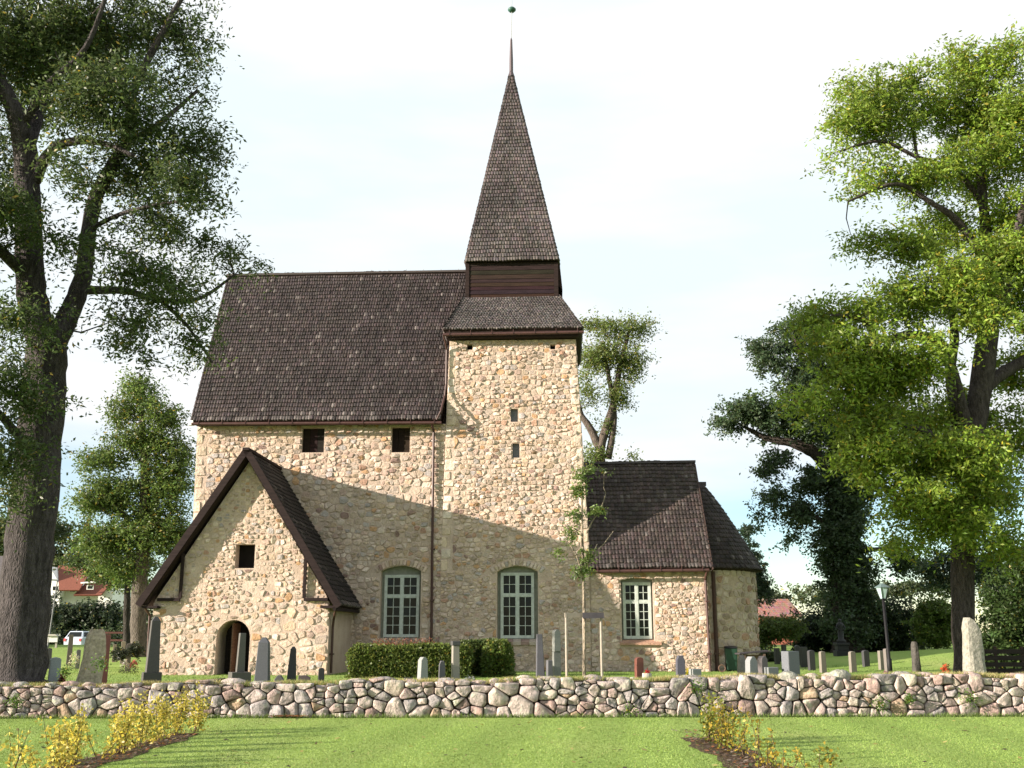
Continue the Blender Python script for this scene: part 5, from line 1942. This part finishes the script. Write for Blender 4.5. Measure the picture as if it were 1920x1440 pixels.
# bins by the chancel corner
for px_, w_, mt, lab, h_ in ((1368, 22, 'bin', 'dark green wheeled bin with black lid beside the chancel corner', 1212), (1385, 13, 'bin2', 'lighter green bin right of the dark green one', 1222)):
    Yb = 40.2 if mt == 'bin' else 41.2
    p = P(px_, h_, Yb); g = gz(p[0], Yb); m = pxm(px_, h_, Yb)
    bn = root('wheeled_bin', (p[0], Yb, g)); tag(bn, lab, 'bin')
    hh = p[2] - g; a = w_ * m / 2
    mb = MB(); mb.hexa([(-a * .85, -.28, .03), (a * .85, -.28, .03), (a * .85, .25, .03), (-a * .85, .25, .03)], [(-a, -.34, hh * .93), (a, -.34, hh * .93), (a, .3, hh * .93), (-a, .3, hh * .93)])
    mb.build('body', M[mt], bn, bevel=.03)
    mb = MB(); mb.hexa([(-a * 1.06, -.38, hh * .932), (a * 1.06, -.38, hh * .932), (a * 1.06, .34, hh * .932), (-a * 1.06, .34, hh * .932)], [(-a, -.32, hh), (a, -.32, hh), (a, .3, hh * 1.02), (-a, .3, hh * 1.02)])
    mb.build('lid', M['iron'] if mt == 'bin' else M[mt], bn, bevel=.015)
    for s_ in (-1, 1):
        mb = MB(); mb.tube([(s_ * a * .7 - .02, .27, .1), (s_ * a * .7 + .02, .27, .1)], .1, 12); mb.build('wheel', M['rubber'], bn)

# hose reel hoop on the ground
p = P(1354, 1255, 39.0)
mb = MB(); g = gz(p[0], 39.0)
mb.tube([(.12 * math.cos(a), 0, .14 + .12 * math.sin(a)) for a in np.linspace(0, 6.28, 15)], .02, 6, (.12, .07, .05), cap=False)
o = mb.build('hose_coil', M['plain']); o.location = (p[0], 39.0, g); tag(o, 'coiled brown hose leaning by the green bin', 'hose')

# table bench
tb = root('table_bench', (P(1412, 1240, 33)[0], 33, gz(7.6, 33)), .1); tag(tb, 'dark wooden potting table with slightly bowed top right of the bins', 'table')
m = pxm(1412, 1240, 33); tz_ = P(1412, 1223, 33)[2] - gz(7.6, 33)
mb = MB(); mb.hexa([(-30 * m, -.25, tz_ - .06), (30 * m, -.25, tz_ + .02), (30 * m, .25, tz_ + .02), (-30 * m, .25, tz_ - .06)], [(-30 * m, -.25, tz_ - .02), (30 * m, -.25, tz_ + .06), (30 * m, .25, tz_ + .06), (-30 * m, .25, tz_ - .02)], (.045, .04, .045)); mb.build('top', M['plank'], tb)
for sx_ in (-20, 18):
    for sy_ in (-.18, .18):
        mb = MB(); mb.box(sx_ * m - .035, sx_ * m + .035, sy_ - .035, sy_ + .035, 0, tz_ - .04, (.13, .09, .07)); mb.build('leg', M['plank'], tb)
mb = MB(); mb.box(-19 * m, 17 * m, .2, .23, .15, tz_ - .08, (.22, .15, .11)); mb.build('back_panel', M['plank'], tb)

# grave kerb and wooden box right
gk = root('grave_kerb', (P(1740, 1260, 27)[0], 27, gz(10.8, 27))); tag(gk, 'low white pebbled grave surround left of the standing stone', 'grave')
mb = MB(); mb.box(-.75, .65, -.4, .5, 0, .10, (.42, .40, .36)); mb.build('kerb', M['rough_granite'], gk, bevel=.02)
mb = MB(); mb.box(-.1, .45, -.1, .25, .10, .2, (.22, .24, .23)); mb.build('plaque', M['granite'], gk, bevel=.01)
cf = root('compost_fence', (P(1870, 1245, 34)[0], 34, gz(15.5, 34))); tag(cf, 'low dark slatted wooden fence under the large bush at the right', 'fence')
for i in range(4):
    mb = MB(); mb.box(-.9, .9, -.02, .02, .12 + .2 * i, .26 + .2 * i, (.025, .02, .018)); mb.build('slat', M['plank'], cf)
for x in (-.85, 0, .85):
    mb = MB(); mb.box(x - .04, x + .04, .02, .1, 0, .95, (.05, .035, .03)); mb.build('post', M['plank'], cf)


# ------------------------------------------------------------------ flowers
def flowers(px, top, Y, wpx, col, leafc, label, seed, n=140, nf=50, name='grave_flowers'):
    rng = np.random.default_rng(seed)
    p = P(px, top, Y); g = gz(p[0], Y); h = max(.12, p[2] - g); r = wpx * pxm(px, top, Y) / 2
    rt = root(name, (p[0], Y, g)); tag(rt, label, 'flowers')
    a = rng.uniform(0, 6.28, n); q = r * np.sqrt(rng.random(n))
    z_ = h * rng.random(n) * np.sqrt(np.clip(1 - (q / r) ** 2, .05, 1))
    C_ = np.stack([q * np.cos(a), q * np.sin(a) * .7, z_], 1)
    v, f, c = leaf_arrays(C_, .08, .03, leaf_cols(n, leafc, .3, 0, rng=rng), rng=rng, droop=-.3)
    new_mesh('leaves', v, f, M['leaf'], rt, c)
    a = rng.uniform(0, 6.28, nf); q = r * np.sqrt(rng.random(nf)) * .9
    z_ = h * rng.uniform(.7, 1.0, nf) * np.sqrt(np.clip(1 - (q / r) ** 2, .2, 1))
    C_ = np.stack([q * np.cos(a), q * np.sin(a) * .7, z_], 1)
    C_ = np.repeat(C_, 5, 0) + rng.normal(0, .012, (nf * 5, 3))
    v, f, c = leaf_arrays(C_, .045, .03, leaf_cols(len(C_), col, .2, 0, rng=rng), rng=rng, droop=-.2)
    new_mesh('petals', v, f, M['leaf'], rt, c)


flowers(1772, 1245, 25.6, 20, (.60, .09, .04), (.05, .08, .02), 'cluster of orange red flowers left of the standing stone', 61)
flowers(1660, 1258, 25.4, 20, (.22, .06, .16), (.06, .07, .04), 'purple heather on the wall side of the lamp post', 62)
flowers(880, 1268, 25.2, 26, (.30, .32, .38), (.14, .18, .17), 'grey blue heather beside the tall capped column', 63, nf=25)
flowers(1290, 1254, 26.6, 10, (.6, .5, .03), (.12, .15, .02), 'small yellow flowers beside the dark blue grey gravestone', 64)
flowers(236, 1236, 38, 20, (.42, .40, .45), (.05, .07, .03), 'pale flowers in front of the far clipped grave hedge', 65)
flowers(252, 1234, 38, 16, (.35, .07, .08), (.05, .07, .03), 'red flowers right of the pale grave flowers', 66)
flowers(140, 1222, 41, 20, (.62, .62, .62), (.08, .10, .06), 'white flowers by the small grey stone on the left', 67)
flowers(118, 1262, 25.3, 10, (.30, .05, .06), (.04, .06, .02), 'little red flowers at the foot of the round topped stone', 68)
bush('low_hedge', 'little dark clipped hedge around a grave on the left', 40, [(226, 1225, 18, 9), (254, 1218, 8, 8)], 40, 2600, (0.02, 0.03, 0.014), .09, .05, spread=.14, seed=69, cat='hedge', drift=.4)
# round stone pot with red flowers, and a vase
p = P(1213, 1262, 25.6)
pt = root('stone_planter', (p[0], 25.6, gz(p[0], 25.6))); tag(pt, 'round pale stone planter below the chancel window', 'planter')
mb = MB(); hh = p[2] - gz(p[0], 25.6); mb.lathe([(.10, 0), (.12, hh * .5), (.11, hh), (.08, hh), (.07, hh * .9)], (0, 0, 0), 14, (.38, .36, .32)); mb.build('pot', M['rough_granite'], pt)
flowers(1212, 1254, 25.6, 12, (.5, .04, .05), (.05, .08, .02), 'red flowers growing in the round stone planter', 70, n=60, nf=30)
p = P(1186, 1264, 26.2)
mb = MB(); mb.lathe([(.05, 0), (.075, .05), (.08, .12), (.055, .17), (.04, .17)], (0, 0, 0), 12, (.45, .45, .45)); o = mb.build('grave_vase', M['granite'], smooth=True)
o.location = (p[0], 26.2, gz(p[0], 26.2)); tag(o, 'small round grey vase left of the red brown gravestone', 'vase')

# weeds on the wall
for i, (px_, py_2, w_, lab) in enumerate(((205 / 1 - 10, 1245, 26, 'green weed growing from the wall near the rough slab'), (38, 1310, 20, 'weed hanging from the wall below the ash trunk'),
                                     (1182, 1338, 26, 'leafy green weed at the foot of the wall below the chancel'), (1310, 1290, 30, 'green creeper over the wall stones behind the green shrub'),
                                     (1655, 1320, 26, 'weed between stones under the lamp post'), (1825, 1310, 28, 'trailing weed in the wall left of the right edge'), (1712, 1312, 16, 'bright weed tuft in the wall under the mound'),
                                     (130, 1258, 18, 'small weed tuft on the wall top left of the rough slab'))):
    rng = np.random.default_rng(80 + i)
    p = P(px_, py_2, 21.35); n_ = 150
    r = w_ * pxm(px_, py_2, 21.35) / 2
    C_ = rng.normal(size=(n_, 3)) * np.array((r * .6, .03, r * .55)) + np.array((0, -.02, 0))
    v, f, c = leaf_arrays(C_, .05, .03, leaf_cols(n_, (.09, .17, .03), .3, .05, rng=rng), rng=rng, droop=.2)
    o = root('wall_weed', (p[0], 21.5 + .025 * p[0] - .13, max(.08, p[2])))
    new_mesh('foliage', v, f, M['leaf'], o, c)
    tag(o, lab, 'weed', 'weeds growing in the wall')

# ------------------------------------------------------------------ far buildings, car, sign
HY = 112.0
def hp(px, py, Y=HY):
    return P(px, py, Y)
hb = hp(150, 1190)
hg = gz(hb[0], HY)
hs = root('white_house', (hb[0], HY, hg)); tag(hs, 'white house with red tiled roofs and white chimney beyond the churchyard', 'house')
def rel(px, py, dy=0.0):
    q_ = P(px, py, HY + dy) - np.array((hb[0], HY, hg)); return tuple(q_)
def box_px(mb, x0, x1, ytop, ybot_z, d0, d1, col):
    a = rel(x0, ytop, d0); b = rel(x1, ytop, d0)
    mb.box(a[0], b[0], d0, d1, ybot_z, a[2], col)
mb = MB()
# gabled left wing: ridge runs left-right-ish, white gable on its left end
gl = rel(72, 1100); gr_ = rel(114, 1100); ga = rel(93, 1062); rr_ = rel(150, 1062); re = rel(150, 1098)
zE = gl[2]
mb.prism([(gl[0], 0), (gr_[0], 0), (gr_[0], zE), (ga[0], ga[2]), (gl[0], zE)], 0, 7, (.74, .74, .72))
mb.box(gr_[0], rel(205, 1100)[0], 1.2, 7, 0, zE - .3, (.72, .72, .7))
mb.build('wall', M['plain'], hs)
def roofq(pts, name='roof'):
    mb = MB(); pts = [np.array(p_) for p_ in pts]
    N = np.cross(pts[1] - pts[0], pts[3] - pts[0]); N = N / np.linalg.norm(N)
    if N[1] > 0: N = -N
    mb.hexa([p_ for p_ in pts], [p_ + N * .15 for p_ in pts], (.17, .06, .04)); return mb.build(name, M['tile'], hs)
roofq([(gr_[0] + .3, -1.0, zE - .5), (re[0] + .4, -1.0, zE - .5), (re[0] + .4, 2.2, ga[2] + .1), (ga[0], 2.2, ga[2] + .1)])
a = rel(148, 1118); b = rel(205, 1112); c_ = rel(200, 1078); d_ = rel(158, 1078)
roofq([(a[0] - .3, -.6, a[2]), (b[0] - .6, -.6, a[2]), (c_[0] + .2, 2.6, c_[2]), (d_[0], 2.6, d_[2])])
roofq([(rel(130, 1066)[0], 2.3, rel(0, 1066)[2]), (rel(168, 1066)[0], 2.3, rel(0, 1066)[2]), (rel(150, 1052)[0], 4.5, rel(0, 1054)[2]), (rel(146, 1052)[0], 4.5, rel(0, 1054)[2])])
mb = MB(); k0 = rel(134, 1040); k1 = rel(144, 1064); mb.box(k0[0], k1[0], 2.6, 3.2, k1[2] - 1, k0[2], (.75, .75, .73)); mb.box(k0[0] - .05, k1[0] + .05, 2.55, 3.25, k0[2] - .7, k0[2] - .55, (.75, .75, .73)); mb.build('chimney', M['plain'], hs)
for x0, x1, y0, y1 in ((98, 110, 1098, 1108), (122, 134, 1102, 1110), (168, 180, 1098, 1106)):
    a = rel(x0, y0); b = rel(x1, y1); yy = -.03 if x0 < 115 else (1.15 if x0 < 150 else -.75)
    mb = MB(); mb.box(a[0], b[0], yy, yy + .08, b[2], a[2], (.7, .7, .68)); wf = mb.build('window', M['plain'], hs)
    mb = MB(); mb.box(a[0] + .1, b[0] - .1, yy - .02, yy, b[2] + .08, a[2] - .08); mb.build('pane', M['glass'], wf)
a = rel(160, 1094); mb = MB(); mb.bar((a[0], -1.0, a[2]), (rel(185, 1092)[0], -1.0, a[2] + .1), .5, .15, (.7, .7, .7)); mb.build('dormer_edge', M['plain'], hs)

# dark roofed building at the very left
db = P(-60, 1190, 58); dg = gz(db[0], 58)
bd = root('dark_roofed_building', (db[0], 58, dg)); tag(bd, 'building with dark tiled roof glimpsed left of the ash trunk', 'building')
mb = MB(); mb.box(-3, 1.8, 0, 5, 0, 2.2, (.14, .06, .045)); mb.build('wall', M['plain'], bd)
mb = MB(); mb.add([(-3.3, -.5, 2.0), (2.2, -.5, 1.9), (1.3, 2.5, 5.1), (-3.3, 2.5, 5.1), (2.2, 5.5, 1.9), (-3.3, 5.5, 2.0)], [(0, 1, 2, 3), (3, 2, 4, 5), (1, 4, 2)], (.10, .09, .095)); mb.build('roof', M['tile'], bd)

# red tiled barn right
b_ = P(1455, 1190, 84); bg = gz(b_[0], 84)
br = root('barn', (b_[0], 84, bg)); tag(br, 'low barn with weathered pink red tiled roof beyond the bushes', 'barn')
def rb(px, py):
    q_ = P(px, py, 84); return q_[0] - b_[0], q_[2] - bg
x0, zt0 = rb(1412, 1121); x1, _ = rb(1497, 1121); _, ze = rb(1400, 1156)
mb = MB(); mb.box(x0 + .2, x1 - .2, .3, 6, 0, ze, (.30, .10, .07)); mb.build('wall', M['plain'], br)
mb = MB(); mb.hexa([(x0, -.2, ze - .1), (x1 + .3, -.2, ze - .1), (x1, 3.2, zt0 - .1), (x0, 3.2, zt0 - .1)], [(x0, -.25, ze), (x1 + .3, -.25, ze), (x1, 3.2, zt0), (x0, 3.2, zt0)], (.27, .14, .12))
mb.hexa([(x1 + .3, 6.6, ze - .1), (x0, 6.6, ze - .1), (x0, 3.2, zt0 - .1), (x1, 3.2, zt0 - .1)], [(x1 + .3, 6.65, ze), (x0, 6.65, ze), (x0, 3.2, zt0), (x1, 3.2, zt0)], (.27, .14, .12))
rf = mb.build('roof', M['tile'], br)
mbt = MB()
Lr = math.hypot(3.45, zt0 - ze)
for r in range(9):
    t0 = r / 9
    yv = -.25 + 3.45 * t0; zv = ze + (zt0 - ze) * t0
    k = 26
    for i in range(k):
        xa = x0 + (x1 - x0) * i / k; xb = x0 + (x1 - x0) * (i + .9) / k
        c = tuple(v_ * R.uniform(.75, 1.25) for v_ in (.29, .15, .13))
        dz = (zt0 - ze) / 9; dy = 3.45 / 9
        mbt.add([(xa, yv, zv + .05), (xb, yv, zv + .05), (xb, yv + dy, zv + dz + .02), (xa, yv + dy, zv + dz + .02), (xa, yv, zv), (xb, yv, zv)], [(0, 1, 2, 3), (4, 5, 1, 0)], c)
mbt.build('roof_tiles', M['tile'], rf, kind='stuff')

# parked car
cp = P(164, 1208, 92); cg = gz(cp[0], 92)
car = root('parked_car', (cp[0], 92, cg), math.radians(78)); tag(car, 'silver blue estate car parked behind the rough gravestone slab', 'car')
prof_b = [(-2.1, .25), (2.1, .25), (2.15, .55), (2.05, .8), (1.1, .92), (-2.0, .98), (-2.15, .7)]
mb = MB(); mb.prism(prof_b, -.85, .85); mb.build('body', M['car'], car, bevel=.06)
mb = MB()
vs_ = [(1.1, -.8, .9), (1.1, .8, .9), (-2.02, .8, .95), (-2.02, -.8, .95), (.35, -.62, 1.43), (.35, .62, 1.43), (-1.7, .62, 1.45), (-1.7, -.62, 1.45)]
mb.add(vs_, [(0, 1, 5, 4), (1, 2, 6, 5), (2, 3, 7, 6), (3, 0, 4, 7), (4, 5, 6, 7)]); mb.build('cabin', M['car'], car, bevel=.04)
mb = MB()
mb.add([(-2.0, -.66, 1.0), (-2.0, .66, 1.0), (-1.745, .54, 1.38), (-1.745, -.54, 1.38)], [(0, 1, 2, 3)]); mb.v = [(x - .03, y, z) for x, y, z in mb.v]; mb.build('rear_window', M['glass'], car)
for s_ in (-1, 1):
    mb = MB(); mb.add([(.9, s_ * .79, .98), (-1.8, s_ * .79, 1.0), (-1.62, s_ * .66, 1.36), (.3, s_ * .66, 1.36)], [(0, 1, 2, 3)]); mb.v = [(x, y + s_ * .02, z) for x, y, z in mb.v]; mb.build('side_window', M['glass'], car)
    mb = MB(); mb.box(-2.2, -2.1, s_ * .72 - .1, s_ * .72 + .1, .62, .85, (.35, .02, .02)); mb.build('tail_light', M['plain'], car)
    for xx in (-1.3, 1.3):
        mb = MB(); mb.tube([(xx, s_ * .88, .31), (xx, s_ * .7, .31)], .31, 18); mb.build('wheel', M['rubber'], car)
# sign board
sp = P(97, 1200, 58); sg = gz(sp[0], 58)
sb = root('notice_board', (sp[0], 58, sg)); tag(sb, 'white notice board on two legs under a small roof beside the car', 'sign')
m = pxm(97, 1200, 58); z0_ = P(97, 1204, 58)[2] - sg; z1_ = P(97, 1193, 58)[2] - sg; z2_ = P(97, 1189, 58)[2] - sg
mb = MB(); mb.box(-11 * m, 11 * m, -.04, .04, z0_, z1_, (.6, .6, .58)); mb.build('panel', M['plain'], sb)
mb = MB(); mb.prism([(-12 * m, z1_ + .01), (12 * m, z1_ + .01), (7 * m, z2_), (-7 * m, z2_)], -.15, .15, (.35, .34, .3)); mb.build('roof', M['plain'], sb)
for s_ in (-8, 8):
    mb = MB(); mb.box(s_ * m - .05, s_ * m + .05, .05, .13, 0, z1_, (.3, .28, .24)); mb.build('leg', M['plain'], sb)
# red brown fence behind the straight tree
fr = root('timber_fence', (P(290, 1205, 58)[0], 58, gz(-20, 58))); tag(fr, 'low red brown rail fence behind the straight tree', 'fence')
for z_ in (.35, .75):
    mb = MB(); mb.box(-3.2, 2.5, -.03, .03, z_, z_ + .10); mb.build('rail', M['timber'], fr)
for x in (-3, -1.2, .6, 2.3):
    mb = MB(); mb.box(x - .06, x + .06, .03, .12, 0, 1.0); mb.build('post', M['timber'], fr)


# ------------------------------------------------------------------ grass
def blades(name, label, X, Y_, Z, h, w, cols, cat='grass', lean=.5, seed=0):
    rng = np.random.default_rng(seed)
    n = len(X)
    a = rng.uniform(0, 6.28, n)
    s = np.stack([np.cos(a), np.sin(a), np.zeros(n)], 1) * (w / 2)
    hh = h * rng.uniform(.5, 1.3, n)
    ln = rng.normal(0, lean, (n, 2)) * hh[:, None]
    b = np.stack([X, Y_, Z], 1)
    v = np.empty((n, 3, 3))
    v[:, 0] = b - s; v[:, 1] = b + s
    v[:, 2] = b + np.stack([ln[:, 0], ln[:, 1], hh], 1)
    f = (np.arange(n)[:, None] * 3 + np.arange(3)[None]).astype(np.int32)
    o = new_mesh(name, v.reshape(-1, 3), f, M['blade'], None, np.repeat(cols, 3, 0))
    tag(o, label, cat, kind='stuff')
    return o


rng = np.random.default_rng(91)
n = 190000
Yg = 11.5 + 10.1 * rng.random(n) ** 1.1
Xg = rng.uniform(-1, 1, n) * (Yg * .56 + .6)
ej = rng.normal(0, .05, n)
keep = (Yg < 21.5 + .025 * Xg - .02) & ~((Xg > -5.56 + ej) & (Xg < -5.14 + ej) & (Yg < 18.0 + ej)) & ~((Xg > 2.78 + ej) & (Xg < 3.25 + ej) & (Yg < 17.0 + ej))
Xg, Yg = Xg[keep], Yg[keep]
pat = .5 + .5 * np.sin(Xg * 1.3 + np.sin(Yg * .9)) * np.sin(Yg * 1.7 + Xg * .4)
stripe = .5 + .5 * np.tanh(2.5 * np.sin((Xg + .035 * Yg * np.sin(Yg * .2)) * 3.9))
base = np.array((.205, .300, .072))[None] * (1 - pat[:, None] * .25) + np.array((.27, .33, .10))[None] * pat[:, None] * .25
base = base * (.80 + .30 * stripe[:, None]) * rng.uniform(.93, 1.07, (len(Xg), 1))
dry = rng.random(len(Xg)) < .02
base[dry] = (.30, .26, .12)
blades('lawn_grass', 'short mown sunlit lawn grass in front of the stone wall', Xg, Yg, np.zeros(len(Xg)), .014, .014, base, seed=92, lean=.7)
# dry fringe on top of the wall
n = 42000
Xg = rng.uniform(-13.3, 14.3, n)
dd = rng.random(n) ** 1.2
Yg = 21.5 + .025 * Xg + .14 + dd * .75
Zg = np.array([wall_top(x) for x in Xg]) - .07 + (dd < .45) * .03
c = np.array((.42, .36, .17))[None] * rng.uniform(.6, 1.25, (n, 1))
gr = rng.random(n) < (.25 + .3 * (np.sin(Xg * 1.1) > 0))
c[gr] = np.array((.17, .23, .06)) * rng.uniform(.7, 1.2, (gr.sum(), 1))
pres = np.sin(Xg * 2.3) * .5 + np.sin(Xg * 5.1 + 2) * .4 + .75 + rng.uniform(-.6, .6, n) > 0
blades('wall_top_grass', 'dry straw coloured grass growing along the top of the wall', Xg[pres], Yg[pres], Zg[pres], .09, .012, c[pres], seed=93, lean=.45)
# churchyard grass
n = 60000
Yg = 22.3 + 20 * rng.random(n) ** 1.6
Xg = rng.uniform(-1, 1, n) * (Yg * .56)
Zg = np.array([gz(x, y) for x, y in zip(Xg, Yg)])
c = np.array((.13, .21, .040))[None] * rng.uniform(.75, 1.25, (n, 1))
blades('churchyard_grass', 'mown green grass among the gravestones', Xg, Yg, Zg, .045, .022, c, seed=94)
# foot of the wall
n = 7000
Xg = rng.uniform(-13, 14, n); Yg = 21.5 + .025 * Xg - .12 - .1 * rng.random(n)
c = np.array((.13, .20, .045))[None] * rng.uniform(.6, 1.3, (n, 1))
blades('wall_foot_grass', 'longer grass left unmown along the foot of the wall', Xg, Yg, np.zeros(n), .085, .014, c, seed=95)


def scatter_leaves(name, label, X, Y_, cols, L, seed, lift=.015):
    rng = np.random.default_rng(seed)
    n = len(X)
    Z = np.array([gz(x, y) for x, y in zip(X, Y_)]) + lift
    a = rng.uniform(0, 6.28, n)
    d = np.stack([np.cos(a), np.sin(a), rng.uniform(-.1, .35, n)], 1); s = np.stack([-np.sin(a), np.cos(a), rng.uniform(-.3, .3, n)], 1)
    l = (L * rng.uniform(.5, 1.3, n))[:, None]
    C_ = np.stack([X, Y_, Z], 1)
    v = np.empty((n, 4, 3)); v[:, 0] = C_; v[:, 1] = C_ + d * l * .5 + s * l * .3; v[:, 2] = C_ + d * l; v[:, 3] = C_ + d * l * .5 - s * l * .3
    o = new_mesh(name, v.reshape(-1, 3), (np.arange(n)[:, None] * 4 + np.arange(4)[None]).astype(np.int32), M['leaf'], None, np.repeat(cols, 4, 0))
    tag(o, label, 'leaves', kind='stuff')


n = 240
Yg = 12 + 9 * rng.random(n); Xg = rng.uniform(-1, 1, n) * Yg * .5
c = np.array([[(.10, .06, .03), (.35, .26, .10), (.06, .05, .03), (.45, .40, .15)][i] for i in rng.integers(0, 4, n)])
scatter_leaves('fallen_leaves', 'brown and yellow fallen leaves scattered on the lawn', Xg, Yg, c, .09, 96, .025)
n = 2600
Yg = np.where(rng.random(n) < .5, rng.uniform(9, 18.5, n), rng.uniform(9, 17.2, n)); lf = rng.random(n) < .45
Xg = np.where(lf, rng.uniform(-5.6, -5.1, n), rng.uniform(2.72, 3.3, n))
c = np.array([[(.20, .13, .10), (.30, .24, .2), (.10, .07, .05), (.35, .14, .06), (.08, .10, .04)][i] for i in rng.integers(0, 5, n)])
scatter_leaves('bed_leaf_litter', 'dead leaves and twigs covering the soil of the shrub beds', Xg, Yg, c, .07, 97, .02)
n = 160
Xg = P(540, 1350, 21)[0] + rng.normal(0, .22, n); Yg = 21.2 + rng.normal(0, .05, n)
scatter_leaves('leaf_heap', 'little heap of red brown leaves at the foot of the wall', Xg, Yg, np.array((.35, .16, .09))[None] * rng.uniform(.6, 1.2, (n, 1)), .07, 98, .04)
